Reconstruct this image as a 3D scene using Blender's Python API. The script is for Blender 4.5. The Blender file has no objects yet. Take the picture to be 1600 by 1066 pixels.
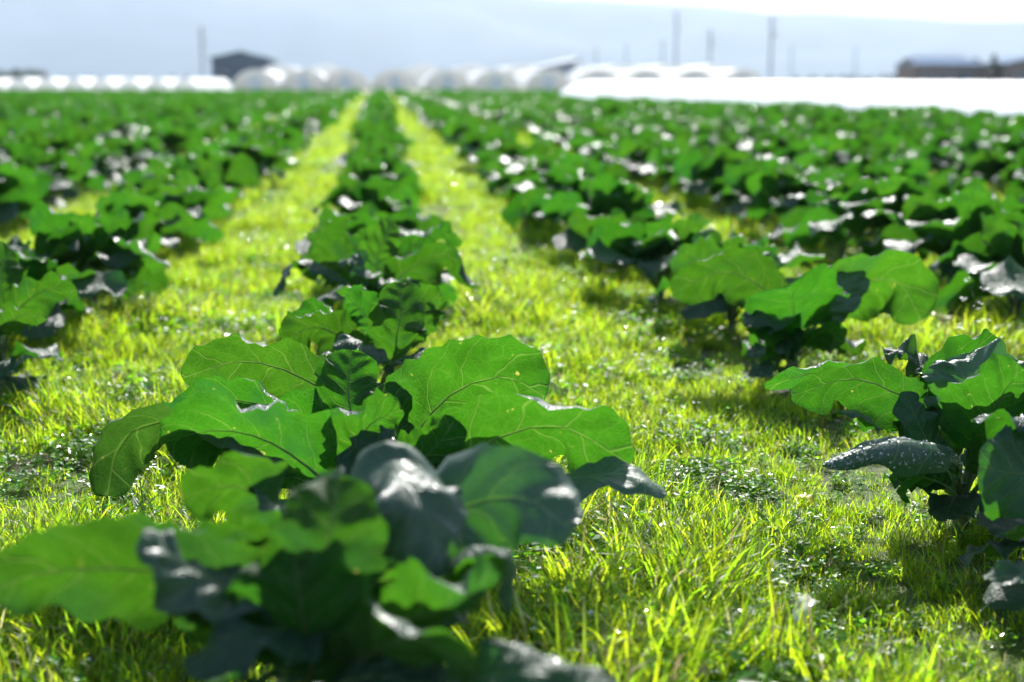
import bpy, math, random
import numpy as np
from mathutils import Vector, Matrix, noise

random.seed(7)
rng = np.random.default_rng(7)
SC = bpy.context.scene
COL = SC.collection

# ------------------------------------------------------------------ camera
LENS, SENSOR, PW, PH = 50.0, 36.0, 1600.0, 1066.0
FPX = LENS / SENSOR * PW
PITCH = math.atan(408.0 / FPX)
YAW = math.atan(210.0 * math.cos(PITCH) / FPX)
CAMH = 1.0
cam_d = bpy.data.cameras.new('camera')
cam = bpy.data.objects.new('camera', cam_d)
COL.objects.link(cam)
cam.location = (0, 0, CAMH)
cam.rotation_euler = (math.pi / 2 - PITCH, 0, -YAW)
cam_d.lens, cam_d.sensor_width = LENS, SENSOR
cam_d.clip_start, cam_d.clip_end = 0.05, 40000
cam_d.dof.use_dof = True
cam_d.dof.focus_distance = 3.2
cam_d.dof.aperture_fstop = 2.1
cam_d.dof.aperture_blades = 0
SC.camera = cam

# ------------------------------------------------------------------ sky, sun, exposure
SUN_EL, SUN_AZ = math.radians(38), math.radians(12)      # azimuth clockwise from +Y
world = bpy.data.worlds.new('World')
SC.world = world
world.use_nodes = True
wn = world.node_tree
for n in list(wn.nodes):
    wn.nodes.remove(n)
sky = wn.nodes.new('ShaderNodeTexSky')
sky.sky_type = 'NISHITA'
sky.sun_disc = False
sky.sun_elevation = SUN_EL
sky.sun_rotation = SUN_AZ
sky.air_density, sky.dust_density, sky.ozone_density = 1.0, 1.0, 1.0
bg = wn.nodes.new('ShaderNodeBackground')
bg.inputs['Strength'].default_value = 0.1
wo = wn.nodes.new('ShaderNodeOutputWorld')
wn.links.new(sky.outputs[0], bg.inputs[0])
wn.links.new(bg.outputs[0], wo.inputs[0])
SUN_DIR = Vector((math.sin(SUN_AZ) * math.cos(SUN_EL), math.cos(SUN_AZ) * math.cos(SUN_EL), math.sin(SUN_EL)))
sd = bpy.data.lights.new('sun', 'SUN')
sd.energy, sd.angle, sd.color = 5.0, math.radians(0.53), (1.0, 0.97, 0.92)
sun = bpy.data.objects.new('sun', sd)
COL.objects.link(sun)
sun.rotation_euler = (-SUN_DIR).to_track_quat('-Z', 'Y').to_euler()
SC.view_settings.view_transform = 'Standard'
SC.view_settings.look = 'None'
SC.view_settings.exposure = 1.42
SC.view_settings.gamma = 1.0
SC.cycles.max_bounces = 8
SC.cycles.transmission_bounces = 6
SC.cycles.transparent_max_bounces = 8
SC.cycles.sample_clamp_indirect = 4.0
SC.cycles.use_denoising = True

# ------------------------------------------------------------------ helpers
CM = Matrix.Translation(cam.location) @ cam.rotation_euler.to_matrix().to_4x4()
CMI = CM.inverted()


def P(px, py, z):
    """point at depth z (m) behind the photo position (px, py)"""
    return CM @ Vector(((px - PW / 2) / FPX * z, -(py - PH / 2) / FPX * z, -z))


def ground(px, z):
    """ground point at depth z in the column px"""
    v = (CAMH / z - math.sin(PITCH)) / math.cos(PITCH)
    p = P(px, PH / 2 + v * FPX, z)
    return Vector((p.x, p.y, 0))


def proj(p):
    c = CMI @ Vector(p)
    z = -c.z
    if z < 0.1:
        return None
    return (PW / 2 + c.x / z * FPX, PH / 2 - c.y / z * FPX, z)


def tag(o, label=None, cat=None, group=None, kind=None):
    if label: o['label'] = label
    if cat: o['category'] = cat
    if group: o['group'] = group
    if kind: o['kind'] = kind
    return o


def empty(name, loc, rz=0.0):
    o = bpy.data.objects.new(name, None)
    o.empty_display_size = 0.1
    COL.objects.link(o)
    o.location = loc
    o.rotation_euler = (0, 0, rz)
    return o


class MB:
    """collects vertices / faces and links them as one mesh"""
    def __init__(s):
        s.v, s.f, s.m, s.uv, s.lr = [], [], [], [], []
        s.has_uv = False

    def add(s, verts, faces, mi=0, uv=None, lr=0.0):
        b = len(s.v)
        s.v.extend([tuple(p) for p in verts])
        s.f.extend([tuple(i + b for i in f) for f in faces])
        s.m.extend([mi] * len(faces))
        if uv is not None:
            s.has_uv = True
            s.uv.extend(uv)
        else:
            s.uv.extend([(0, 0)] * len(verts))
        s.lr.extend([lr] * len(verts))

    def box(s, x0, x1, y0, y1, z0, z1, mi=0):
        v = [(x, y, z) for z in (z0, z1) for y in (y0, y1) for x in (x0, x1)]
        s.add(v, [(0, 2, 3, 1), (4, 5, 7, 6), (0, 1, 5, 4), (2, 6, 7, 3), (0, 4, 6, 2), (1, 3, 7, 5)], mi)

    def tube(s, pts, radii, n=8, mi=0, lr=0.0, cap=True):
        pts = [Vector(p) for p in pts]
        vs, fs = [], []
        up = Vector((0.13, 0.21, 0.97))
        for i, p in enumerate(pts):
            t = (pts[min(i + 1, len(pts) - 1)] - pts[max(i - 1, 0)]).normalized()
            a = t.cross(up)
            if a.length < 1e-3: a = t.cross(Vector((1, 0, 0)))
            a.normalize()
            b = t.cross(a)
            for k in range(n):
                an = 2 * math.pi * k / n
                vs.append(p + (a * math.cos(an) + b * math.sin(an)) * radii[i])
        for i in range(len(pts) - 1):
            for k in range(n):
                fs.append((i * n + k, i * n + (k + 1) % n, (i + 1) * n + (k + 1) % n, (i + 1) * n + k))
        if cap:
            fs.append(tuple(range(n)))
            fs.append(tuple((len(pts) - 1) * n + k for k in reversed(range(n))))
        s.add(vs, fs, mi, None, lr)

    def mesh(s, name, mats, smooth=False):
        me = bpy.data.meshes.new(name)
        me.from_pydata(s.v, [], s.f)
        for m in (mats if isinstance(mats, (list, tuple)) else [mats]):
            me.materials.append(m)
        me.polygons.foreach_set('material_index', s.m)
        if smooth:
            me.polygons.foreach_set('use_smooth', [True] * len(s.f))
        if s.has_uv:
            ul = me.uv_layers.new(name='UVMap')
            li = np.zeros(len(me.loops), dtype=np.int32)
            me.loops.foreach_get('vertex_index', li)
            ul.data.foreach_set('uv', np.array(s.uv, dtype=np.float32)[li].ravel())
            at = me.attributes.new('lr', 'FLOAT', 'POINT')
            at.data.foreach_set('value', np.array(s.lr, dtype=np.float32))
        me.update()
        return me

    def build(s, name, mats, parent=None, smooth=False, loc=None):
        o = bpy.data.objects.new(name, s.mesh(name, mats, smooth))
        COL.objects.link(o)
        if parent: o.parent = parent
        if loc is not None: o.location = loc
        return o


# ------------------------------------------------------------------ materials
def newmat(name):
    m = bpy.data.materials.new(name)
    m.use_nodes = True
    nt = m.node_tree
    for n in list(nt.nodes):
        nt.nodes.remove(n)
    out = nt.nodes.new('ShaderNodeOutputMaterial')
    return m, nt, out


class NB:
    """tiny node building aid"""
    def __init__(s, nt): s.nt = nt
    def n(s, t, **kw):
        x = s.nt.nodes.new(t)
        for k, v in kw.items(): setattr(x, k, v)
        return x
    def l(s, a, b): s.nt.links.new(a, b)
    def put(s, sock, v):
        if hasattr(v, 'is_linked') or isinstance(v, bpy.types.NodeSocket): s.l(v, sock)
        else: sock.default_value = v
    def math(s, op, a, b=0.0, c=None, clamp=False):
        x = s.n('ShaderNodeMath', operation=op)
        x.use_clamp = clamp
        s.put(x.inputs[0], a); s.put(x.inputs[1], b)
        if c is not None: s.put(x.inputs[2], c)
        return x.outputs[0]
    def mix(s, f, a, b, blend='MIX'):
        x = s.n('ShaderNodeMix', data_type='RGBA', blend_type=blend)
        s.put(x.inputs[0], f); s.put(x.inputs[6], a); s.put(x.inputs[7], b)
        return x.outputs[2]
    def ramp(s, f, a, b, lo=0.0, hi=1.0):
        x = s.n('ShaderNodeMapRange')
        x.interpolation_type = 'SMOOTHSTEP'
        s.put(x.inputs[0], f)
        x.inputs[1].default_value, x.inputs[2].default_value = a, b
        x.inputs[3].default_value, x.inputs[4].default_value = lo, hi
        return x.outputs[0]
    def noise(s, vec, scale, detail=3, rough=0.5, dist=0.0):
        x = s.n('ShaderNodeTexNoise')
        x.inputs['Scale'].default_value = scale
        x.inputs['Detail'].default_value = detail
        x.inputs['Roughness'].default_value = rough
        x.inputs['Distortion'].default_value = dist
        if vec is not None: s.l(vec, x.inputs['Vector'])
        return x.outputs[0]


def simple(name, col, rough=0.7, var=0.25, scale=6.0, bump=0.2, metal=0.0, spec=0.4, coord='Object'):
    m, nt, out = newmat(name)
    b = NB(nt)
    p = b.n('ShaderNodeBsdfPrincipled')
    tc = b.n('ShaderNodeTexCoord')
    nz = b.noise(tc.outputs[coord], scale, 5, 0.6)
    c0 = tuple(c * (1 - var) for c in col) + (1,)
    c1 = tuple(min(1, c * (1 + var)) for c in col) + (1,)
    b.l(b.mix(b.ramp(nz, 0.3, 0.7), c0, c1), p.inputs['Base Color'])
    p.inputs['Roughness'].default_value = rough
    p.inputs['Metallic'].default_value = metal
    p.inputs['Specular IOR Level'].default_value = spec
    if bump:
        bp = b.n('ShaderNodeBump')
        bp.inputs['Strength'].default_value = bump
        bp.inputs['Distance'].default_value = 0.02
        b.l(nz, bp.inputs['Height'])
        b.l(bp.outputs[0], p.inputs['Normal'])
    b.l(p.outputs[0], out.inputs[0])
    return m


def leaf_material(name, top, under, trans, wax=1.0, relief=0.6, spot=0.13):
    m, nt, out = newmat(name)
    b = NB(nt)
    uv = b.n('ShaderNodeUVMap'); uv.uv_map = 'UVMap'
    sep = b.n('ShaderNodeSeparateXYZ'); b.l(uv.outputs[0], sep.inputs[0])
    at = b.n('ShaderNodeAttribute', attribute_name='lr')
    lr = at.outputs['Fac']
    oi = b.n('ShaderNodeObjectInfo')
    rnd = b.math('FRACT', b.math('ADD', lr, oi.outputs['Random']))
    tc = b.n('ShaderNodeTexCoord')
    offv = b.n('ShaderNodeVectorMath', operation='ADD')
    b.l(uv.outputs[0], offv.inputs[0])
    cmb = b.n('ShaderNodeCombineXYZ')
    b.l(b.math('MULTIPLY', lr, 37.0), cmb.inputs[2])
    b.l(cmb.outputs[0], offv.inputs[1])
    UV3 = offv.outputs[0]
    wob = b.noise(UV3, 5.0, 2)
    U, V = sep.outputs[0], sep.outputs[1]
    aU = b.math('ABSOLUTE', U)
    side = b.math('MULTIPLY', b.math('GREATER_THAN', U, 0.0), 0.43)
    # lateral veins: leave the midrib at an angle and sweep to the tip
    c = b.math('SUBTRACT', V, b.math('MULTIPLY', aU, 0.75))
    c = b.math('ADD', c, b.math('MULTIPLY', b.math('SUBTRACT', wob, 0.5), 0.16))
    c = b.math('ADD', b.math('MULTIPLY', c, 5.6), side)
    fr = b.math('ABSOLUTE', b.math('SUBTRACT', b.math('FRACT', c), 0.5))
    wd = b.math('SUBTRACT', 0.05, b.math('MULTIPLY', aU, 0.12))
    lat = b.math('SUBTRACT', 1.0, b.math('DIVIDE', fr, b.math('MAXIMUM', wd, 0.018)), clamp=True)
    midw = b.math('SUBTRACT', 0.017, b.math('MULTIPLY', V, 0.012))
    mid = b.math('SUBTRACT', 1.0, b.math('DIVIDE', aU, midw), clamp=True)
    mp = b.n('ShaderNodeVectorMath', operation='MULTIPLY_ADD')
    nz = b.n('ShaderNodeTexNoise'); nz.inputs['Scale'].default_value = 9
    b.l(UV3, nz.inputs['Vector'])
    b.l(nz.outputs['Color'], mp.inputs[0]); mp.inputs[1].default_value = (0.05, 0.05, 0); b.l(UV3, mp.inputs[2])
    vo = b.n('ShaderNodeTexVoronoi', feature='DISTANCE_TO_EDGE')
    vo.inputs['Scale'].default_value = 16
    b.l(mp.outputs[0], vo.inputs['Vector'])
    net = b.ramp(vo.outputs['Distance'], 0.0, 0.06, 0.75, 0.0)
    vo2 = b.n('ShaderNodeTexVoronoi', feature='DISTANCE_TO_EDGE')
    vo2.inputs['Scale'].default_value = 42
    b.l(mp.outputs[0], vo2.inputs['Vector'])
    net2 = b.ramp(vo2.outputs['Distance'], 0.0, 0.12, 0.35, 0.0)
    vein = b.math('MAXIMUM', b.math('MAXIMUM', lat, mid), b.math('MAXIMUM', b.math('MULTIPLY', net, 0.3), b.math('MULTIPLY', net2, 0.5)))
    mott = b.noise(UV3, 7.0, 5, 0.62)
    geo = b.n('ShaderNodeNewGeometry')
    back = geo.outputs['Backfacing']
    # colours
    t2 = tuple(x * y for x, y in zip(top, (1.35, 1.25, 0.95)))
    topc = b.mix(b.ramp(mott, 0.3, 0.72), top + (1,), t2 + (1,))
    topc = b.mix(b.math('MULTIPLY', vein, 0.55), topc, (0.16, 0.26, 0.12, 1))
    undc = b.mix(b.math('MULTIPLY', vein, 0.7), under + (1,), (0.24, 0.34, 0.14, 1))
    base = b.mix(back, topc, undc)
    hs = b.n('ShaderNodeHueSaturation')
    b.l(b.math('MULTIPLY_ADD', rnd, 0.035, 0.482), hs.inputs['Hue'])
    b.l(b.math('MULTIPLY_ADD', b.math('FRACT', b.math('MULTIPLY', rnd, 7.3)), 0.5, 0.75), hs.inputs['Value'])
    b.l(base, hs.inputs['Color'])
    trc = b.mix(b.math('MULTIPLY', vein, 0.5), trans + (1,), (0.26, 0.44, 0.06, 1))
    trc = b.mix(b.ramp(mott, 0.35, 0.75, 0.0, 0.5), trc, tuple(x * 0.55 for x in trans) + (1,))
    big = b.noise(UV3, 2.6, 2, 0.5)
    trc = b.mix(b.ramp(big, 0.5, 0.72, 0.0, 0.65), trc, (trans[0] * 0.55, trans[1] * 0.62, 0.022, 1))
    # small yellowed / bitten specks
    sp = b.noise(UV3, 26.0, 2, 0.4)
    spk = b.math('MULTIPLY', b.ramp(sp, 0.74, 0.79), 0.55)
    trc = b.mix(spk, trc, (0.72, 0.62, 0.12, 1))
    hs2 = b.n('ShaderNodeHueSaturation')
    b.l(b.math('MULTIPLY_ADD', rnd, 0.018, 0.491), hs2.inputs['Hue'])
    b.l(b.math('MULTIPLY_ADD', b.math('FRACT', b.math('MULTIPLY', rnd, 5.1)), 0.45, 0.75), hs2.inputs['Value'])
    b.l(trc, hs2.inputs['Color'])
    # relief
    hgt = b.math('SUBTRACT', b.math('MULTIPLY', mott, 0.5), b.math('MULTIPLY', vein, 0.55))
    bp = b.n('ShaderNodeBump')
    bp.inputs['Strength'].default_value = relief
    bp.inputs['Distance'].default_value = 0.011
    b.l(hgt, bp.inputs['Height'])
    p = b.n('ShaderNodeBsdfPrincipled')
    b.l(hs.outputs[0], p.inputs['Base Color'])
    wet = b.noise(UV3, 11.0, 3, 0.6)
    rt = b.ramp(wet, 0.40, 0.70, 0.46, 0.24)
    spl = b.noise(UV3, 34.0, 2, 0.5)
    rt = b.math('MINIMUM', rt, b.ramp(spl, 0.62, 0.68, 0.5, spot))
    rr = b.n('ShaderNodeMix', data_type='FLOAT')
    b.l(back, rr.inputs[0]); b.l(rt, rr.inputs[2]); rr.inputs[3].default_value = 0.55
    b.l(rr.outputs[0], p.inputs['Roughness'])
    sl_ = b.n('ShaderNodeMix', data_type='FLOAT')
    b.l(back, sl_.inputs[0]); sl_.inputs[2].default_value = 0.42 * wax; sl_.inputs[3].default_value = 0.15
    b.l(sl_.outputs[0], p.inputs['Specular IOR Level'])
    p.inputs['Sheen Weight'].default_value = 0.06 * wax
    p.inputs['Sheen Roughness'].default_value = 0.4
    p.inputs['Sheen Tint'].default_value = (0.75, 0.85, 1, 1)
    b.l(bp.outputs[0], p.inputs['Normal'])
    tr = b.n('ShaderNodeBsdfTranslucent')
    b.l(hs2.outputs[0], tr.inputs['Color']); b.l(bp.outputs[0], tr.inputs['Normal'])
    mx = b.n('ShaderNodeMixShader'); mx.inputs[0].default_value = 0.46
    b.l(p.outputs[0], mx.inputs[1]); b.l(tr.outputs[0], mx.inputs[2])
    b.l(mx.outputs[0], out.inputs[0])
    return m


def blade_material(name, col, trans, tw=0.5, rough=0.4, dry=0.0, spec=0.5):
    m, nt, out = newmat(name)
    b = NB(nt)
    at = b.n('ShaderNodeAttribute', attribute_name='lr')
    oi = b.n('ShaderNodeObjectInfo')
    rnd = b.math('FRACT', b.math('ADD', at.outputs['Fac'], oi.outputs['Random']))
    r2 = b.math('FRACT', b.math('MULTIPLY', rnd, 9.7))
    uv = b.n('ShaderNodeUVMap'); uv.uv_map = 'UVMap'
    sep = b.n('ShaderNodeSeparateXYZ'); b.l(uv.outputs[0], sep.inputs[0])
    hs = b.n('ShaderNodeHueSaturation'); hs2 = b.n('ShaderNodeHueSaturation')
    straw = b.math('GREATER_THAN', rnd, 1.0 - dry)
    b.l(b.mix(straw, col + (1,), (0.42, 0.36, 0.2, 1)), hs.inputs['Color'])
    b.l(b.mix(straw, trans + (1,), (0.5, 0.42, 0.2, 1)), hs2.inputs['Color'])
    for h in (hs, hs2):
        b.l(b.math('MULTIPLY_ADD', r2, 0.07, 0.475), h.inputs['Hue'])
        b.l(b.math('MULTIPLY_ADD', b.math('FRACT', b.math('MULTIPLY', rnd, 4.3)), 0.95, 0.4), h.inputs['Value'])
    p = b.n('ShaderNodeBsdfPrincipled')
    b.l(hs.outputs[0], p.inputs['Base Color'])
    b.l(b.ramp(b.math('FRACT', b.math('MULTIPLY', rnd, 13.1)), 0.75, 0.8, rough, rough * 0.35), p.inputs['Roughness'])
    p.inputs['Specular IOR Level'].default_value = spec
    tr = b.n('ShaderNodeBsdfTranslucent')
    b.l(hs2.outputs[0], tr.inputs['Color'])
    mx = b.n('ShaderNodeMixShader'); mx.inputs[0].default_value = tw
    b.l(p.outputs[0], mx.inputs[1]); b.l(tr.outputs[0], mx.inputs[2])
    b.l(mx.outputs[0], out.inputs[0])
    return m


M_LEAF = leaf_material('broccoli_leaf', (0.016, 0.050, 0.032), (0.012, 0.055, 0.006), (0.046, 0.198, 0.006))
M_LEAFG = leaf_material('bloomed_leaf', (0.040, 0.086, 0.064), (0.02, 0.07, 0.02), (0.045, 0.17, 0.012), 1.5, 0.35, 0.2)
M_STALK = blade_material('leaf_stalk', (0.13, 0.2, 0.07), (0.3, 0.45, 0.08), 0.35, 0.45)
M_GRASS = blade_material('grass_blade', (0.10, 0.19, 0.012), (0.54, 0.72, 0.02), 0.68, 0.4, 0.09, 0.3)
M_WEED = blade_material('weed_leaf', (0.06, 0.15, 0.015), (0.36, 0.66, 0.015), 0.55, 0.4, 0.03, 0.25)
M_PETAL = simple('small_petal', (0.7, 0.7, 0.66), 0.5, 0.05, 20, 0)
M_YELLOW = blade_material('yellowed_leaf', (0.45, 0.48, 0.05), (0.8, 0.75, 0.05), 0.5, 0.4)
M_DRY = blade_material('dried_leaf', (0.5, 0.5, 0.42), (0.6, 0.58, 0.42), 0.3, 0.5)


def water_material():
    m, nt, out = newmat('water_drop')
    b = NB(nt)
    g = b.n('ShaderNodeBsdfGlass'); g.inputs['IOR'].default_value = 1.33
    g.inputs['Roughness'].default_value = 0.08
    gl = b.n('ShaderNodeBsdfGlossy'); gl.inputs['Roughness'].default_value = 0.2
    mx = b.n('ShaderNodeMixShader'); mx.inputs[0].default_value = 0.25
    b.l(g.outputs[0], mx.inputs[1]); b.l(gl.outputs[0], mx.inputs[2]); b.l(mx.outputs[0], out.inputs[0])
    return m


M_WATER = water_material()


def plastic(name, col, tw=0.5, rough=0.35):
    m, nt, out = newmat(name)
    b = NB(nt)
    tc = b.n('ShaderNodeTexCoord')
    nz = b.noise(tc.outputs['Object'], 0.8, 4, 0.6)
    cc = b.mix(b.ramp(nz, 0.3, 0.7), tuple(c * 0.9 for c in col) + (1,), col + (1,))
    p = b.n('ShaderNodeBsdfPrincipled')
    b.l(cc, p.inputs['Base Color']); p.inputs['Roughness'].default_value = rough
    bp = b.n('ShaderNodeBump'); bp.inputs['Strength'].default_value = 0.3; bp.inputs['Distance'].default_value = 0.05
    b.l(nz, bp.inputs['Height']); b.l(bp.outputs[0], p.inputs['Normal'])
    tr = b.n('ShaderNodeBsdfTranslucent'); b.l(cc, tr.inputs['Color'])
    mx = b.n('ShaderNodeMixShader'); mx.inputs[0].default_value = tw
    b.l(p.outputs[0], mx.inputs[1]); b.l(tr.outputs[0], mx.inputs[2]); b.l(mx.outputs[0], out.inputs[0])
    return m


M_PLASTIC = plastic('white_film', (0.97, 0.97, 0.97), 0.4)
M_COVER = plastic('white_cover', (0.97, 0.97, 0.97), 0.15, 0.6)
M_END = plastic('thin_white_film', (0.97, 0.97, 0.97), 0.85)
M_STEM = simple('plant_stem', (0.13, 0.17, 0.08), 0.7, 0.4, 60, 0.6)
M_FILM2 = plastic('aged_film', (0.86, 0.83, 0.78), 0.55)
M_STEEL = simple('galvanised_steel', (0.5, 0.52, 0.54), 0.4, 0.1, 3, 0, 0.6)
M_WALLD = simple('dark_cladding', (0.12, 0.14, 0.18), 0.7, 0.2, 2, 0.3)
M_WALLB = simple('brown_wall', (0.20, 0.15, 0.13), 0.8, 0.2, 3, 0.3)
M_ROOFT = simple('teal_roof', (0.10, 0.22, 0.24), 0.8, 0.15, 1.5, 0.2, 0, 0.2)
M_ROOFD = simple('slate_roof', (0.11, 0.17, 0.26), 0.9, 0.15, 1.5, 0.2, 0, 0.1)
M_WHITE = simple('white_paint', (0.8, 0.8, 0.8), 0.5, 0.05, 2, 0)
M_GLASSD = simple('window_glass', (0.05, 0.07, 0.09), 0.1, 0.1, 1, 0)
M_CONC = simple('concrete', (0.32, 0.34, 0.36), 0.8, 0.12, 4, 0.2)
M_BARK = simple('bark', (0.09, 0.07, 0.05), 0.9, 0.3, 12, 0.5)
M_CONIF = blade_material('conifer_leaf', (0.03, 0.06, 0.03), (0.06, 0.12, 0.03), 0.25, 0.6)
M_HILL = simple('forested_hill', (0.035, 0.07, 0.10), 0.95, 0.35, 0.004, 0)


def ground_material():
    m, nt, out = newmat('field_soil')
    b = NB(nt)
    tc = b.n('ShaderNodeTexCoord')
    big = b.noise(tc.outputs['Object'], 1.1, 4, 0.6)
    fine = b.noise(tc.outputs['Object'], 38.0, 5, 0.7)
    soil = b.mix(b.ramp(fine, 0.3, 0.7), (0.022, 0.017, 0.009, 1), (0.06, 0.048, 0.026, 1))
    moss = b.mix(b.ramp(fine, 0.3, 0.75), (0.03, 0.055, 0.006, 1), (0.10, 0.15, 0.012, 1))
    near = b.mix(b.ramp(big, 0.35, 0.6), soil, moss)
    # open land beyond the crop: paler stubble and meadow
    sep = b.n('ShaderNodeSeparateXYZ'); b.l(tc.outputs['Object'], sep.inputs[0])
    far = b.ramp(sep.outputs[1], 86.0, 95.0)
    pl = b.noise(tc.outputs['Object'], 0.03, 3, 0.5)
    land = b.mix(b.ramp(pl, 0.35, 0.65), (0.12, 0.16, 0.05, 1), (0.2, 0.18, 0.11, 1))
    c = b.mix(far, near, land)
    p = b.n('ShaderNodeBsdfPrincipled')
    b.l(c, p.inputs['Base Color']); p.inputs['Roughness'].default_value = 0.9
    bp = b.n('ShaderNodeBump'); bp.inputs['Strength'].default_value = 0.8; bp.inputs['Distance'].default_value = 0.02
    b.l(fine, bp.inputs['Height']); b.l(bp.outputs[0], p.inputs['Normal'])
    b.l(p.outputs[0], out.inputs[0])
    return m


# ------------------------------------------------------------------ ground and mountains
g = MB()
R_ = 9500.0
ring = [0, 3, 6, 10, 16, 30, 60, 120, 300, 1000, 3000, R_]
vs, fs = [(0, 0, 0)], []
NA = 64
for r in ring[1:]:
    for k in range(NA):
        a = 2 * math.pi * k / NA
        x, y = r * math.cos(a), r * math.sin(a)
        zz = 0.02 * noise.noise(Vector((x * 0.4, y * 0.4, 3))) if r < 100 else 0.0
        vs.append((x, y, zz - 0.01))
for k in range(NA):
    fs.append((0, 1 + k, 1 + (k + 1) % NA))
for i in range(len(ring) - 2):
    for k in range(NA):
        a0, a1 = 1 + i * NA + k, 1 + i * NA + (k + 1) % NA
        fs.append((a0, a0 + NA, a1 + NA, a1))
g.add(vs, fs)
tag(g.build('ground', ground_material(), smooth=True), kind='structure')

# mountains: crest elevation (photo pixels above the horizon line) by photo column
crest = [(-1500, 180), (-600, 230), (-200, 250), (100, 232), (350, 225), (560, 190), (700, 150), (800, 131), (875, 122), (1000, 117), (1080, 111),
         (1150, 105), (1210, 98), (1280, 99), (1350, 93), (1420, 91), (1520, 84), (1600, 84), (1800, 76), (2300, 60), (3000, 45)]
cx = [c[0] for c in crest]; cy = [c[1] for c in crest]
mb = MB()
NX, NY = 260, 12
pv, pf = [], []
for j in range(NY):
    s = j / (NY - 1)
    for i in range(NX):
        px = -1400 + 4300 * i / (NX - 1)
        d = P(px, 125, 1.0) - Vector((0, 0, CAMH)); d.z = 0
        d.normalize()
        dist = 5200 + 1900 * s
        el = np.interp(px, cx, cy) / FPX
        hz = el * 7100 * (s ** 0.8)
        nn = noise.fractal(Vector((d.x * dist / 420, d.y * dist / 420, 1.7)), 1.0, 2.0, 5)
        hz += nn * 26 * (math.sin(math.pi * min(s, 1.0)) * 2.2 + 0.28 * s)
        pv.append((d.x * dist, d.y * dist, hz - 0.5 * (1 - s)))
for i in range(NX):
    px = -1400 + 4300 * i / (NX - 1)
    d = P(px, 125, 1.0) - Vector((0, 0, CAMH)); d.z = 0; d.normalize()
    pv.append((d.x * 8600, d.y * 8600, -0.5))
for j in range(NY):
    for i in range(NX - 1):
        a = j * NX + i
        pf.append((a, a + 1, a + NX + 1, a + NX))
mb.add(pv, pf)
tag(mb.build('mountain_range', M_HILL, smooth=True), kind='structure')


# ------------------------------------------------------------------ leaves
def catmull(pts, ts):
    pts = [2 * pts[0] - pts[1]] + list(pts) + [2 * pts[-1] - pts[-2]]
    n = len(pts) - 3
    # parametrise by chord
    seg = [(pts[i + 2] - pts[i + 1]).length for i in range(n)]
    tot = sum(seg); cum = [0]
    for s_ in seg: cum.append(cum[-1] + s_ / tot)
    out = []
    for t in ts:
        k = 0
        while k < n - 1 and t > cum[k + 1]: k += 1
        u = (t - cum[k]) / max(1e-9, cum[k + 1] - cum[k])
        p0, p1, p2, p3 = pts[k:k + 4]
        out.append(0.5 * ((2 * p1) + (p2 - p0) * u + (2 * p0 - 5 * p1 + 4 * p2 - p3) * u * u + (3 * p1 - p0 - 3 * p2 + p3) * u ** 3))
    return out


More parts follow.
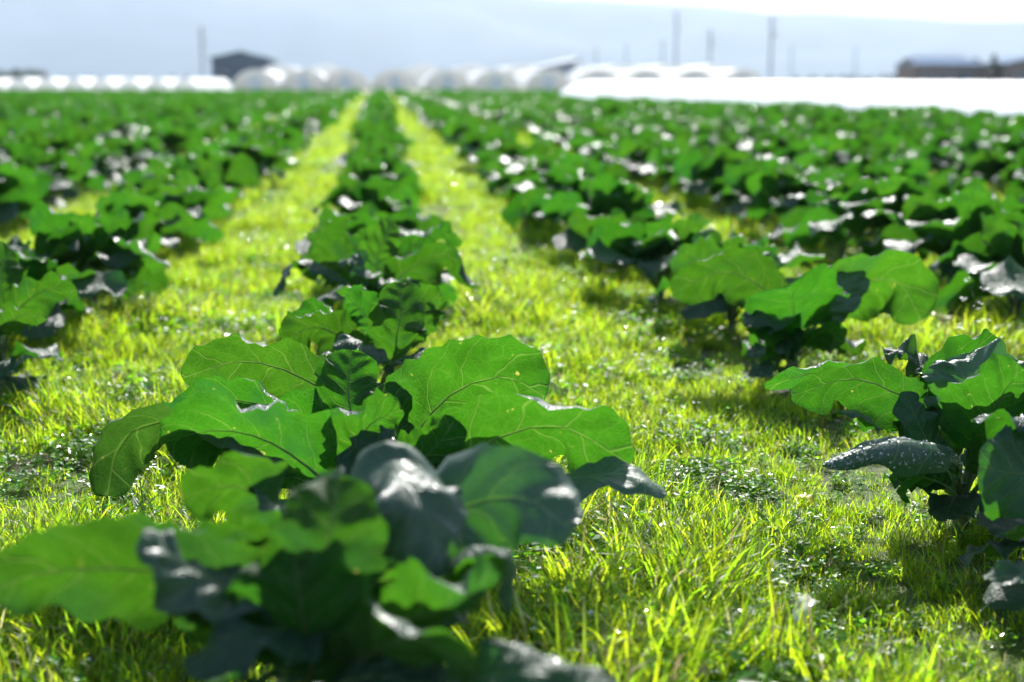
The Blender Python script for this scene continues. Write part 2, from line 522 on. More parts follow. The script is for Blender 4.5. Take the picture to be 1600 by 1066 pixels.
def leaf_geo(mb, pts, W, n0, n1=None, cup0=0.3, cup1=0.0, start=0.3, ruf=0.012, seed=0, nu=8, nv=16, asym=1.0, rib=0.005, curl=0.17,
             wide=0.5, lobes=True):
    """one leaf: a stalk, a raised midrib and a veined, wavy blade. W = greatest half width"""
    rs = random.Random(seed * 7919 + 13)
    pts = [Vector(p) for p in pts]
    n0 = Vector(n0).normalized(); n1 = Vector(n1 if n1 is not None else n0).normalized()
    vv = [0.5 - 0.5 * math.cos(math.pi * i / nv) for i in range(nv + 1)]
    ts = [start + (1 - start) * v for v in vv]
    C = catmull(pts, ts)
    eps = 0.02
    A = catmull(pts, [max(0, t - eps) for t in ts]); B = catmull(pts, [min(1, t + eps) for t in ts])
    length = sum((C[i + 1] - C[i]).length for i in range(nv))
    f1, f2, f3 = rs.uniform(1.6, 2.6), rs.uniform(3.4, 5.2), rs.uniform(8, 12)
    ph = [rs.uniform(0, 6.28) for _ in range(8)]
    lr = rs.random()
    verts, uvs = [], []
    a_, b_ = 0.46, 0.46
    vm = a_ / (a_ + b_) if wide is None else wide
    b_ = a_ * (1 - vm) / vm
    norm = vm ** a_ * (1 - vm) ** b_
    for i, v in enumerate(vv):
        T = (B[i] - A[i]).normalized()
        N = n0.lerp(n1, v)
        N = (N - T * N.dot(T))
        if N.length < 1e-3: N = Vector((0, 0, 1)) - T * T.z
        N.normalize()
        L = T.cross(N)
        w = W * (max(v, 0.0) ** a_) * (max(1 - v, 0.0) ** b_) / norm
        cup = cup0 + (cup1 - cup0) * v
        for j in range(-nu, nu + 1):
            u = j / nu
            au, sg = abs(u), (1 if u > 0 else -1)
            sp = 0 if u > 0 else 4
            ww = w * (asym if sg < 0 else 1.0)
            edge = 1 + 0.07 * math.sin(6.283 * f2 * v + ph[sp]) * au + 0.035 * math.sin(6.283 * f3 * v + ph[sp + 1]) * au
            if lobes: edge += 0.020 * math.sin(6.283 * 17 * v + ph[sp + 2]) * au * au
            x = ww * au * edge
            th = cup * au
            k = math.sin(th) / th if abs(th) > 1e-4 else 1.0
            q = (1 - math.cos(th)) / th if abs(th) > 1e-4 else 0.0
            lat, nor = x * k, x * q
            taper = min(1, 4 * v) * min(1, 3.5 * (1 - v) + 0.25)
            e = au ** 1.7
            nor += ruf * e * taper * (1.1 * math.sin(6.283 * f1 * v + ph[sp + 2]) + 0.7 * math.sin(6.283 * f2 * v + ph[sp + 3]))
            nor += ruf * 0.28 * au ** 3 * taper * math.sin(6.283 * f3 * v + ph[sp + 1])
            cz = max(0.0, (au - 0.72) / 0.28)
            nor -= curl * ww * cz * cz * taper * (0.7 + 0.9 * math.sin(6.283 * f1 * v * .8 + ph[sp + 3]))
            # quilting between the lateral veins
            c = (v - 0.75 * x / max(length, 1e-3)) * 5.6 + (0.43 if u > 0 else 0)
            nor += 0.17 * ruf * math.cos(6.283 * c) * math.sin(math.pi * min(1, au * 1.05)) * taper * -2.2
            sl = 0.22 * x * (0.5 - v) * -1.0
            verts.append(C[i] + L * lat * sg + N * nor + T * (0.16 * x * v))
            uvs.append((sg * x / max(length, 1e-3), v))
    rw = 2 * nu + 1
    faces = []
    for i in range(nv):
        for j in range(rw - 1):
            a = i * rw + j
            faces.append((a, a + 1, a + rw + 1, a + rw))
    mb.add(verts, faces, 0, uvs, lr)
    # stalk and midrib
    m = 7 if nv > 12 else 4
    tt = [start * i / m for i in range(m)] + [start + (1 - start) * 0.86 * i / m for i in range(m + 1)]
    CC = catmull(pts, tt)
    rad = [rib * (1.25 - 0.45 * i / m) for i in range(m)] + [rib * (0.85 if i == 0 else 0.5) * (1 - i / (m + 0.6)) ** 1.1 + 0.0003 for i in range(m + 1)]
    CC = [p - n0.lerp(n1, max(0, (t - start) / (1 - start))).normalized() * r * 0.55 for p, t, r in zip(CC, tt, rad)]
    mb.tube(CC, rad, 7 if nv > 12 else 4, 1, lr)
    return verts, length


LEAFMATS = [M_LEAF, M_STALK]
GREYMATS = [M_LEAFG, M_STALK]
AW = (0.05, 0.75, 0.55)      # upper face turned to the sun: we look at the lit-through underside
FR = (0.0, -0.62, 0.78)      # upper face turned to the camera
UP = (0.0, 0.1, 1.0)

NUM = 'first second third fourth fifth sixth seventh eighth ninth tenth eleventh twelfth thirteenth fourteenth fifteenth sixteenth seventeenth eighteenth nineteenth twentieth'.split()
tens = ['twenty', 'thirty', 'forty']
for t_ in tens:
    if t_ != 'twenty': NUM.append({'thirty': 'thirtieth', 'forty': 'fortieth'}[t_])
    NUM += [t_ + '-' + x for x in 'first second third fourth fifth sixth seventh eighth ninth'.split()]


def make_drops(parent, verts, nu, count, seed, rmin=0.0012, rmax=0.0045, band=(0.15, 0.9)):
    """beads of water resting on the leaf's upper face"""
    rs = random.Random(seed)
    rw = 2 * nu + 1
    nv = len(verts) // rw - 1
    mb = MB()
    for _ in range(count):
        i = rs.randint(max(1, int(nv * band[0])), int(nv * band[1])); j = rs.randint(1, rw - 2)
        a, b_, c = verts[i * rw + j], verts[(i + 1) * rw + j] if i < nv else verts[i * rw + j], verts[i * rw + j + 1]
        d1, d2 = b_ - a, c - a
        n = d2.cross(d1)
        if n.length < 1e-9: continue
        n.normalize()
        p = a + d1 * rs.random() + d2 * rs.random()
        r = rmin + (rmax - rmin) * rs.random() ** 2.5
        t1 = d1.normalized(); t2 = n.cross(t1)
        vs, fs = [], []
        K, Q = 8, 4
        for q in range(Q):
            an = (math.pi * 0.56) * q / Q
            zz, rr = math.cos(math.pi * 0.56 - an) * 1.0, math.sin(math.pi * 0.56 - an)
            for k in range(K):
                ph = 6.283 * k / K
                vs.append(p + (t1 * math.cos(ph) + t2 * math.sin(ph)) * rr * r + n * (zz + 0.1) * r * 0.75)
        vs.append(p + n * r * 0.83)
        for q in range(Q - 1):
            for k in range(K):
                fs.append((q * K + k, q * K + (k + 1) % K, (q + 1) * K + (k + 1) % K, (q + 1) * K + k))
        for k in range(K): fs.append(((Q - 1) * K + k, (Q - 1) * K + (k + 1) % K, Q * K))
        mb.add(vs, fs)
    o = mb.build('dew', M_WATER, parent, smooth=True)
    o['kind'] = 'stuff'
    return o


def stem_part(root, h=0.12, r=0.017, lean=(0, 0)):
    mb = MB()
    mb.tube([(0, 0, -0.03), (lean[0] * .3, lean[1] * .3, h * .4), (lean[0], lean[1], h), (lean[0] * 1.1, lean[1] * 1.1, h + .03)],
            [r * 1.15, r, r * 0.9, r * 0.45], 10, 0)
    mb.has_uv = True
    return mb.build('stem', M_STEM, root, smooth=True)


def hero(px, z, label, leaves, stem_h=0.14, lean=(0, 0), basal=7):
    gp = ground(px, z)
    root = empty('broccoli_plant', gp)
    tag(root, label, 'broccoli plant', 'broccoli plants in rows')
    stem_part(root, stem_h, 0.018, lean)
    top = Vector((lean[0], lean[1], stem_h))
    for k, lf in enumerate(leaves):
        pts = [P(*q) - gp for q in lf['p']]
        b0 = Vector((lean[0] * 0.7, lean[1] * 0.7, stem_h * lf.get('bh', 0.75)))
        if not lf.get('free'):
            pts = [b0] + pts; lf['w'] *= 1.08
            if 'start' not in lf:
                tot = sum((pts[i + 1] - pts[i]).length for i in range(len(pts) - 1))
                lf['start'] = min(0.6, (pts[1] - pts[0]).length / tot * 0.92)
        lf['ruf'] = lf.get('ruf', .012) * 1.45
        mb = MB()
        kw = {k2: v2 for k2, v2 in lf.items() if k2 in ('cup0', 'cup1', 'start', 'ruf', 'asym', 'rib', 'wide', 'curl')}
        vs, ln = leaf_geo(mb, pts, lf['w'], lf.get('n', AW), lf.get('n1'), seed=hash_(px, k), nu=12, nv=46, **kw)
        o = mb.build('leaf', GREYMATS if 'gr' in lf.get('lab', '') or lf.get('grey') else LEAFMATS, root, smooth=True)
        if 'lab' in lf: o['label'] = lf['lab']
        if 'drops' in lf: make_drops(o, vs, 12, lf['drops'], k + 3)
    rs = random.Random(int(px))
    az = rs.uniform(0, 6.28)
    for k in range(basal):
        az += 2.0 + rs.uniform(-.3, .3)
        rad = Vector((math.cos(az), math.sin(az), 0))
        ln = rs.uniform(.17, .27)
        p = Vector((0, 0, rs.uniform(.03, .08))); pts = [p.copy()]
        e0 = rs.uniform(.6, 1.0)
        for q in range(5):
            e = e0 - (q / 4) ** 1.2 * rs.uniform(1.1, 1.6)
            p = p + (rad * math.cos(e) + Vector((0, 0, math.sin(e)))) * ln / 5
            p.z = max(p.z, .025); pts.append(p.copy())
        mb = MB()
        leaf_geo(mb, pts, rs.uniform(.045, .07), (0, .3, 1), (rs.uniform(-.3, .3), rs.uniform(-.2, .6), 1), rs.uniform(.1, .5), rs.uniform(-.5, .1), .3, .014,
                 int(px) + k, 8, 16)
        mb.build('leaf', LEAFMATS, root, smooth=True)
    return root


def hash_(a, b):
    return int(a * 31 + b * 17) % 9973


# the nearest plant of the middle row (out of focus)
hero(455, 1.98, 'nearest broccoli plant, blurred, grey waxy leaves at the bottom of the picture', [
    dict(p=[(440, 930, 1.95), (340, 905, 1.88), (200, 890, 1.84), (70, 895, 1.82), (-15, 925, 1.8)], w=0.078, n=(0, .9, .3), cup0=.2, cup1=.1, ruf=.008),
    dict(p=[(435, 940, 1.86), (385, 925, 1.82), (300, 890, 1.78), (222, 832, 1.76)], w=0.05, n=(.15, -.3, .9), n1=(-.1, -.3, .95), cup0=-.5, cup1=-.8, ruf=.012, lab='grey leaf with a wet shining fold'),
    dict(p=[(450, 890, 2.0), (425, 860, 2.05), (370, 850, 1.98), (290, 860, 1.95)], w=0.065, n=(0, .75, .5), cup0=.3, ruf=.008),
    dict(p=[(470, 850, 2.1), (440, 800, 2.2), (370, 760, 2.2), (285, 775, 2.18)], w=0.075, n=(0, .8, .4), cup0=.3, ruf=.008),
    dict(p=[(470, 900, 1.98), (470, 850, 1.93), (495, 790, 1.92), (525, 735, 1.95)], w=0.062, n=(-.9, -.3, .4), cup0=.6, cup1=.5, ruf=.008),
    dict(p=[(480, 990, 1.88), (500, 910, 1.8), (515, 830, 1.78), (530, 745, 1.82)], w=0.072, n=(.1, .9, .3), cup0=.5, cup1=.3, ruf=.008),
    dict(p=[(520, 840, 2.02), (545, 770, 2.0), (600, 735, 1.97), (655, 780, 1.9), (695, 900, 1.86)], w=0.072, n=(-.1, -.3, .95), n1=(.3, -.8, .4), cup0=-.6, cup1=-.9, ruf=.014, lab='grey crinkled leaf with white sheen'),
    dict(p=[(560, 900, 2.0), (640, 840, 2.02), (730, 790, 2.03), (820, 780, 2.0), (895, 830, 1.96)], w=0.077, n=(-.15, -.6, .45), n1=(.1, -.8, .5), cup0=.35, cup1=-.4, ruf=.008, lab='round blue grey leaf'),
    dict(p=[(560, 930, 1.95), (640, 900, 1.92), (740, 865, 1.9), (800, 870, 1.88), (800, 960, 1.86)], w=0.045, n=(0, .5, .85), n1=(.9, -.1, .3), cup0=-.4, cup1=-.8, ruf=.006),
    dict(p=[(540, 970, 1.9), (610, 975, 1.84), (700, 945, 1.8), (780, 895, 1.8)], w=0.068, n=(-.2, .7, .6), cup0=.9, cup1=.7, ruf=.012),
    dict(p=[(480, 1000, 1.85), (430, 985, 1.78), (370, 990, 1.74), (290, 1045, 1.72)], w=0.055, n=(-.1, -.2, .95), cup0=-.1, cup1=-.4, ruf=.008),
    dict(p=[(485, 1060, 1.85), (475, 980, 1.8), (465, 910, 1.78), (458, 850, 1.8)], w=0.085, n=(.1, .95, .2), cup0=.25, ruf=.008),
    dict(p=[(540, 1050, 1.85), (600, 1010, 1.78), (660, 1000, 1.74), (745, 1050, 1.72)], w=0.06, n=(.2, .7, .5), cup0=.3, ruf=.01),
    dict(p=[(460, 1060, 1.8), (400, 1060, 1.72), (350, 1062, 1.68), (300, 1090, 1.66)], w=0.03, n=(0, .6, .7), cup0=.2, ruf=.004),
    dict(p=[(560, 1080, 1.85), (700, 1070, 1.75), (830, 1050, 1.7), (970, 1085, 1.7)], w=0.05, n=(.1, -.6, .8), cup0=-.4, cup1=-.6, ruf=.012),
    dict(p=[(500, 1000, 1.9), (560, 960, 1.92), (640, 930, 1.95), (730, 960, 1.95)], w=0.06, n=(.1, -.4, .8), cup0=.2, cup1=-.5, ruf=.012),
    dict(p=[(480, 1020, 1.9), (420, 960, 1.92), (340, 950, 1.95), (290, 990, 1.95)], w=0.06, n=(0, .7, .6), cup0=.2, cup1=-.3, ruf=.012),
    dict(p=[(500, 1080, 1.85), (560, 1060, 1.8), (620, 1060, 1.76), (690, 1100, 1.74)], w=0.055, n=(.1, -.5, .8), cup0=-.3, ruf=.012),
    dict(p=[(500, 960, 2.0), (510, 900, 2.05), (480, 850, 2.1), (430, 840, 2.12)], w=0.055, n=(.1, .8, .4), cup0=.4, ruf=.012),
    dict(p=[(530, 960, 2.0), (580, 900, 2.05), (610, 850, 2.08), (600, 800, 2.12)], w=0.06, n=(.1, .85, .4), cup0=.4, ruf=.012),
    dict(p=[(500, 880, 2.05), (520, 850, 2.12), (580, 850, 2.2), (640, 900, 2.25)], w=0.05, n=(.2, -.5, .8), cup0=.3, ruf=.008),
], 0.2)

# second plant of the middle row: broad backlit leaves either side
hero(565, 2.9, 'second broccoli plant of the middle row, broad backlit leaves spreading both ways', [
    dict(p=[(540, 650, 3.05), (470, 590, 3.15), (380, 565, 3.2), (285, 590, 3.2)], w=0.075, n=(-.1, .85, .35), cup0=.2, ruf=.010),
    dict(p=[(530, 680, 2.95), (440, 640, 3.0), (350, 625, 3.0), (255, 640, 3.0)], w=0.062, n=(-.1, .75, .5), cup0=.3, ruf=.012),
    dict(p=[(500, 745, 2.8), (420, 690, 2.78), (340, 672, 2.76), (258, 690, 2.75)], w=0.125, n=(0, .8, .42), n1=(0, .6, .7), cup0=.25, cup1=-.1, ruf=.012),
    dict(p=[(500, 720, 2.85), (360, 662, 2.85), (235, 662, 2.84), (185, 700, 2.84), (168, 775, 2.84)], w=0.085, n=(-.1, -.3, .93), n1=(-.5, .75, .3), cup0=-.3, cup1=-.2, ruf=.010, lab='leaf with grey sheen and hanging dark tip', wide=.55),
    dict(p=[(560, 720, 2.85), (565, 680, 2.8), (590, 655, 2.78), (628, 640, 2.78)], w=0.07, n=(-.2, .8, .5), cup0=.7, cup1=.4, ruf=.012),
    dict(p=[(560, 690, 2.95), (545, 630, 2.97), (545, 585, 3.0), (550, 548, 3.03)], w=0.065, n=(0, .95, .2), cup0=.3, ruf=.010),
    dict(p=[(620, 740, 2.95), (655, 670, 3.0), (715, 610, 3.02), (790, 590, 3.0), (853, 620, 2.98)], w=0.118, n=(.05, .88, .33), cup0=.15, cup1=-.15, ruf=.014),
    dict(p=[(620, 780, 2.85), (700, 730, 2.78), (790, 680, 2.75), (880, 668, 2.72), (985, 725, 2.7)], w=0.098, n=(.05, .85, .42), cup0=.2, cup1=-.1, ruf=.012),
    dict(p=[(640, 800, 2.8), (740, 790, 2.7), (850, 755, 2.64), (940, 742, 2.62), (1000, 745, 2.6), (1040, 775, 2.58)], w=0.058, n=(.0, .8, .5), n1=(.5, -.6, .6), cup0=-.1, cup1=-.3, ruf=.010, lab='leaf with twisted grey wet tip', wide=.5),
    dict(p=[(575, 770, 2.8), (570, 720, 2.74), (590, 690, 2.72), (620, 680, 2.72)], w=0.05, n=(.0, -.5, .8), cup0=.3, cup1=-.6, ruf=.016),
    dict(p=[(610, 760, 2.82), (640, 730, 2.75), (680, 700, 2.72), (712, 655, 2.72)], w=0.055, n=(.3, .75, .4), cup0=.5, ruf=.012),
    dict(p=[(545, 800, 2.75), (500, 800, 2.66), (450, 800, 2.6), (400, 830, 2.58)], w=0.06, n=(0, -.4, .9), cup0=-.2, cup1=-.5, ruf=.012),
    dict(p=[(590, 820, 2.75), (630, 800, 2.66), (700, 800, 2.6), (770, 850, 2.58)], w=0.06, n=(0, -.4, .9), cup0=-.2, cup1=-.5, ruf=.012),
    dict(p=[(570, 740, 2.9), (600, 690, 2.9), (610, 640, 2.92), (600, 600, 2.95)], w=0.05, n=(-.2, .9, .2), cup0=.5, ruf=.010),
], 0.17)

# third, fourth plants of the middle row
hero(585, 4.05, 'third broccoli plant of the middle row, small cupped leaf standing at its top', [
    dict(p=[(560, 550, 4.0), (520, 520, 4.0), (485, 512, 4.0), (442, 535, 4.0)], w=0.07, n=(-.1, .8, .5), cup0=.2),
    dict(p=[(560, 530, 4.15), (520, 500, 4.2), (480, 492, 4.2), (450, 500, 4.2)], w=0.05, n=(-.1, .8, .5), cup0=.2),
    dict(p=[(580, 560, 3.95), (570, 540, 3.85), (550, 528, 3.8), (520, 540, 3.78)], w=0.07, n=(0, -.2, .98), cup0=-.9, cup1=-1, ruf=.01, lab='dark leaf with white upper edge'),
    dict(p=[(615, 560, 3.95), (620, 520, 3.9), (628, 480, 3.92), (620, 442, 3.96)], w=0.085, n=(-.15, .9, .3), cup0=.9, cup1=.5, ruf=.012),
    dict(p=[(620, 540, 4.1), (650, 500, 4.1), (668, 470, 4.12), (690, 465, 4.12)], w=0.06, n=(.3, .8, .4), cup0=.4),
    dict(p=[(590, 530, 4.1), (575, 500, 4.1), (560, 480, 4.12), (540, 468, 4.14)], w=0.065, n=(-.1, .8, .4), cup0=.3),
    dict(p=[(610, 570, 3.9), (640, 560, 3.85), (670, 560, 3.82), (700, 585, 3.8)], w=0.06, n=(.1, -.3, .9), cup0=-.3, cup1=-.6),
    dict(p=[(570, 570, 3.95), (530, 560, 3.88), (490, 560, 3.85), (455, 590, 3.82)], w=0.055, n=(-.1, .3, .9), cup0=-.2, cup1=-.5),
    dict(p=[(590, 520, 4.2), (580, 490, 4.3), (560, 470, 4.35), (530, 460, 4.4)], w=0.06, n=(0, .8, .5), cup0=.2),
], 0.13)
hero(590, 5.3, 'fourth broccoli plant of the middle row, wide drooping leaves with grey tips', [
    dict(p=[(560, 445, 5.3), (530, 415, 5.3), (500, 408, 5.3), (470, 425, 5.3)], w=0.085, n=(-.1, .8, .5), cup0=.2),
    dict(p=[(550, 450, 5.25), (490, 408, 5.2), (455, 415, 5.2), (425, 460, 5.2)], w=0.06, n=(-.4, .0, .9), cup0=-.4, cup1=-.6),
    dict(p=[(610, 450, 5.25), (650, 415, 5.2), (700, 400, 5.2), (745, 450, 5.2)], w=0.085, n=(.1, .8, .5), n1=(.5, .2, .6), cup0=.0, cup1=-.4),
    dict(p=[(620, 420, 5.4), (650, 380, 5.45), (690, 365, 5.5), (722, 380, 5.5)], w=0.055, n=(.1, .75, .6), cup0=.0, cup1=-.3),
    dict(p=[(580, 420, 5.4), (550, 380, 5.45), (525, 362, 5.5), (480, 370, 5.5)], w=0.06, n=(-.1, .75, .6), cup0=.1),
    dict(p=[(590, 430, 5.3), (590, 400, 5.3), (600, 375, 5.3), (615, 350, 5.35)], w=0.07, n=(0, .9, .3), cup0=.4),
    dict(p=[(580, 450, 5.2), (570, 420, 5.1), (555, 405, 5.1), (530, 410, 5.1)], w=0.05, n=(0, -.4, .9), cup0=-.2, cup1=-.6),
    dict(p=[(600, 460, 5.2), (620, 440, 5.1), (640, 440, 5.05), (680, 465, 5.0)], w=0.07, n=(.1, .3, .9), cup0=-.2, cup1=-.5),
    dict(p=[(580, 465, 5.2), (550, 450, 5.1), (520, 455, 5.05), (480, 480, 5.0)], w=0.07, n=(-.1, .3, .9), cup0=-.2, cup1=-.5),
    dict(p=[(595, 430, 5.4), (630, 390, 5.6), (640, 370, 5.7), (640, 360, 5.8)], w=0.07, n=(0, .7, .7), cup0=.1),
], 0.13)

# right-hand row
hero(1500, 3.18, 'broccoli plant with a folded grey leaf covered in water drops', [
    dict(p=[(1455, 650, 3.15), (1400, 615, 3.1), (1330, 592, 3.08), (1237, 618, 3.06)], w=0.072, n=(-.05, .85, .38), cup0=.2, cup1=.05, ruf=.008, asym=.7, wide=.5),
    dict(p=[(1440, 640, 3.3), (1370, 600, 3.3), (1290, 580, 3.3), (1195, 605, 3.3)], w=0.04, n=(-.05, .8, .5), cup0=.1, ruf=.006),
    dict(p=[(1490, 710, 3.1), (1440, 690, 2.96), (1370, 693, 2.9), (1285, 726, 2.86)], w=0.07, n=(.0, -.28, .95), cup0=-1.3, cup1=-1.8, ruf=.006, drops=420, curl=.05, wide=.42, start=.12, lab='folded grey leaf beaded with water drops'),
    dict(p=[(1520, 680, 3.15), (1525, 620, 3.1), (1520, 570, 3.12), (1512, 552, 3.15)], w=0.105, n=(-.35, -.85, .25), n1=(-.3, -.75, .5), cup0=.5, cup1=.3, ruf=.012, lab='upright pale grey green leaf'),
    dict(p=[(1530, 700, 3.1), (1550, 650, 3.05), (1570, 610, 3.02), (1600, 575, 3.0)], w=0.11, n=(.1, .85, .4), cup0=.3, ruf=.010),
    dict(p=[(1490, 640, 3.3), (1480, 590, 3.35), (1500, 560, 3.4), (1570, 552, 3.4)], w=0.075, n=(.05, .85, .4), cup0=.2, ruf=.010),
    dict(p=[(1470, 610, 3.3), (1440, 570, 3.38), (1410, 550, 3.42), (1380, 545, 3.45)], w=0.04, n=(0, -.3, .9), cup0=.4, ruf=.014),
    dict(p=[(1480, 720, 3.2), (1470, 690, 3.2), (1440, 660, 3.18), (1395, 650, 3.15)], w=0.06, n=(0, .5, .8), cup0=-.2),
    dict(p=[(1470, 720, 3.12), (1450, 690, 3.08), (1430, 650, 3.06), (1415, 612, 3.08)], w=0.045, grey=False, n=(.3, -.8, .3), cup0=.3, ruf=.006),
    dict(p=[(1460, 700, 3.2), (1410, 665, 3.22), (1370, 650, 3.22), (1310, 640, 3.22)], w=0.055, n=(.0, .2, .95), cup0=-.3, cup1=-.7, ruf=.008),
    dict(p=[(1500, 640, 3.4), (1540, 600, 3.5), (1580, 590, 3.55), (1640, 600, 3.6)], w=0.05, n=(0, .1, .95), cup0=.1, ruf=.014),
    dict(p=[(1540, 740, 3.05), (1550, 710, 3.0), (1580, 690, 2.95), (1630, 700, 2.9)], w=0.06, n=(0, .8, .5), cup0=.2, ruf=.008),
    dict(p=[(1480, 760, 3.1), (1440, 745, 3.05), (1410, 735, 3.02), (1390, 745, 3.0)], w=0.03, n=(0, .8, .5), cup0=.2, ruf=.008),
], 0.09)
hero(1700, 2.75, 'broccoli plant cut by the right edge of the picture, grey edged leaf reaching in', [
    dict(p=[(1680, 700, 2.75), (1630, 665, 2.72), (1570, 655, 2.7), (1520, 655, 2.7)], w=0.06, n=(0, .3, .95), cup0=-.1, cup1=-.3, ruf=.012),
    dict(p=[(1690, 760, 2.7), (1640, 740, 2.65), (1590, 740, 2.62), (1530, 730, 2.6)], w=0.085, n=(-.1, -.75, .35), cup0=.2, cup1=-.2, ruf=.010),
    dict(p=[(1690, 830, 2.7), (1650, 830, 2.6), (1600, 830, 2.55), (1555, 838, 2.5)], w=0.03, n=(0, .6, .8), cup0=.2, ruf=.006),
    dict(p=[(1700, 700, 2.8), (1710, 650, 2.85), (1730, 620, 2.9), (1780, 620, 2.9)], w=0.08, n=(0, .7, .6), cup0=.2, ruf=.010),
    dict(p=[(1720, 780, 2.7), (1780, 760, 2.65), (1830, 770, 2.6), (1890, 820, 2.6)], w=0.08, n=(0, .2, .9), cup0=-.2, ruf=.010),
    dict(p=[(1690, 860, 2.6), (1660, 880, 2.5), (1610, 895, 2.45), (1540, 905, 2.42)], w=0.035, n=(0, -.4, .9), cup0=-.3, ruf=.010),
], 0.15)
hero(1238, 4.8, 'broccoli plant alone on grass, two big arching leaves like wings', [
    dict(p=[(1220, 490, 4.75), (1190, 450, 4.75), (1130, 425, 4.75), (1050, 458, 4.75)], w=0.092, n=(-.05, .85, .38), cup0=.1, ruf=.010),
    dict(p=[(1240, 520, 4.7), (1240, 490, 4.55), (1238, 465, 4.45), (1232, 448, 4.4)], w=0.15, n=(0, .9, .35), cup0=.2, cup1=.3, ruf=.012, wide=.65, lab='front leaf with white rim'),
    dict(p=[(1270, 500, 4.75), (1330, 450, 4.7), (1400, 440, 4.68), (1440, 500, 4.66)], w=0.115, n=(.1, .85, .35), cup0=.1, cup1=-.2, ruf=.010),
    dict(p=[(1280, 500, 4.7), (1300, 470, 4.65), (1320, 440, 4.65), (1330, 412, 4.7)], w=0.075, n=(-.3, -.75, .3), cup0=.5, ruf=.010, lab='upright grey green leaf'),
    dict(p=[(1220, 500, 4.85), (1210, 460, 4.9), (1195, 420, 4.95), (1215, 400, 5.0)], w=0.06, n=(.4, -.5, .6), cup0=.4, ruf=.010),
    dict(p=[(1230, 530, 4.65), (1210, 500, 4.5), (1190, 490, 4.45), (1170, 510, 4.42)], w=0.07, n=(-.4, -.4, .6), cup0=-.3, cup1=-.5, ruf=.010),
    dict(p=[(1255, 540, 4.65), (1280, 520, 4.55), (1300, 520, 4.5), (1315, 540, 4.48)], w=0.07, n=(.1, .6, .6), cup0=-.1, cup1=-.3, ruf=.010),
    dict(p=[(1225, 560, 4.6), (1210, 545, 4.5), (1190, 545, 4.45), (1175, 560, 4.4)], w=0.05, n=(-.1, .2, .95), cup0=-.2, ruf=.012),
    dict(p=[(1240, 510, 4.9), (1260, 470, 5.0), (1280, 440, 5.1), (1290, 440, 5.2)], w=0.07, n=(0, .8, .5), cup0=.2, ruf=.010),
    dict(p=[(1225, 575, 4.55), (1205, 570, 4.45), (1190, 575, 4.4), (1175, 590, 4.35)], w=0.035, n=(-.1, -.3, .95), cup0=-.2, ruf=.012),
], 0.13)

# left row: a plant half cut by the left edge
hero(5, 4.55, 'broccoli plant cut by the left edge, leaves with pale rolled rims', [
    dict(p=[(20, 500, 4.5), (50, 465, 4.45), (85, 450, 4.42), (122, 462, 4.4)], w=0.06, n=(.05, .85, .4), n1=(.3, .6, .6), cup0=.3, cup1=0, ruf=.012),
    dict(p=[(0, 520, 4.35), (20, 500, 4.25), (45, 490, 4.2), (70, 498, 4.18)], w=0.045, n=(0, .8, .5), cup0=.2, ruf=.01),
    dict(p=[(5, 480, 4.6), (0, 440, 4.6), (5, 410, 4.62), (20, 392, 4.65)], w=0.08, n=(0, .9, .3), cup0=.4, ruf=.012),
    dict(p=[(-10, 500, 4.5), (-60, 460, 4.5), (-110, 450, 4.5), (-170, 480, 4.5)], w=0.09, n=(0, .8, .5), cup0=.2, ruf=.012),
    dict(p=[(-10, 520, 4.4), (-50, 500, 4.3), (-90, 500, 4.25), (-130, 530, 4.2)], w=0.08, n=(0, -.2, .95), cup0=-.2, ruf=.012),
    dict(p=[(20, 500, 4.6), (50, 470, 4.75), (80, 450, 4.85), (110, 450, 4.95)], w=0.06, n=(0, .5, .8), cup0=.1, ruf=.012),
], 0.15)


# ---- generated plants: five forms, each leaf a part of its own
def plant_leaves(seed, nleaf, size=1.0):
    rs = random.Random(seed)
    out = []
    az = rs.uniform(0, 6.28)
    for i in range(nleaf):
        f = i / (nleaf - 1)                       # 0 inner .. 1 outer
        az += 2.399 + rs.uniform(-.3, .3)
        rad = Vector((math.cos(az), math.sin(az), 0))
        side = Vector((-rad.y, rad.x, 0)) * rs.uniform(-.05, .05)
        ln = (0.24 + 0.2 * f + rs.uniform(-.04, .06) - (.1 if i == nleaf - 1 else 0)) * size
        el0 = math.radians(84 - 40 * f + rs.uniform(-8, 8))
        drop = math.radians(22 + 58 * f + rs.uniform(-12, 22))
        p = Vector((0, 0, (0.12 - 0.08 * f) * size)) + rad * 0.012
        pts = [p.copy()]
        n_ = 5
        for k in range(n_):
            e = el0 - drop * (k / (n_ - 1)) ** 1.3
            p = p + (rad * math.cos(e) + Vector((0, 0, 1)) * math.sin(e)) * ln / n_ + side / n_
            p.z = max(p.z, 0.03)
            pts.append(p.copy())
        W = (0.055 + 0.045 * min(1, f * 1.8) + rs.uniform(-.012, .018)) * size
        n0 = Vector((0, .55, .7)) - rad * rs.uniform(.1, .6) + Vector((rs.uniform(-.3, .3), rs.uniform(.0, .8), 0))
        n1 = Vector((rs.uniform(-.4, .4), rs.uniform(.1, 1.3), .7)) + rad * rs.uniform(-.2, .3)
        if rs.random() < .3 and f > .3:
            n0 = Vector((0, -.1, 1)); n1 = Vector((rs.uniform(-.3, .3), rs.uniform(-.5, .1), 1))
        out.append(dict(pts=pts, W=W, n0=n0, n1=n1, cup0=rs.uniform(.3, 1.0), cup1=rs.uniform(-.5, .5), start=rs.uniform(.26, .36),
                        ruf=rs.uniform(.010, .02) * size, seed=seed * 50 + i, asym=rs.uniform(.8, 1.15)))
    return out


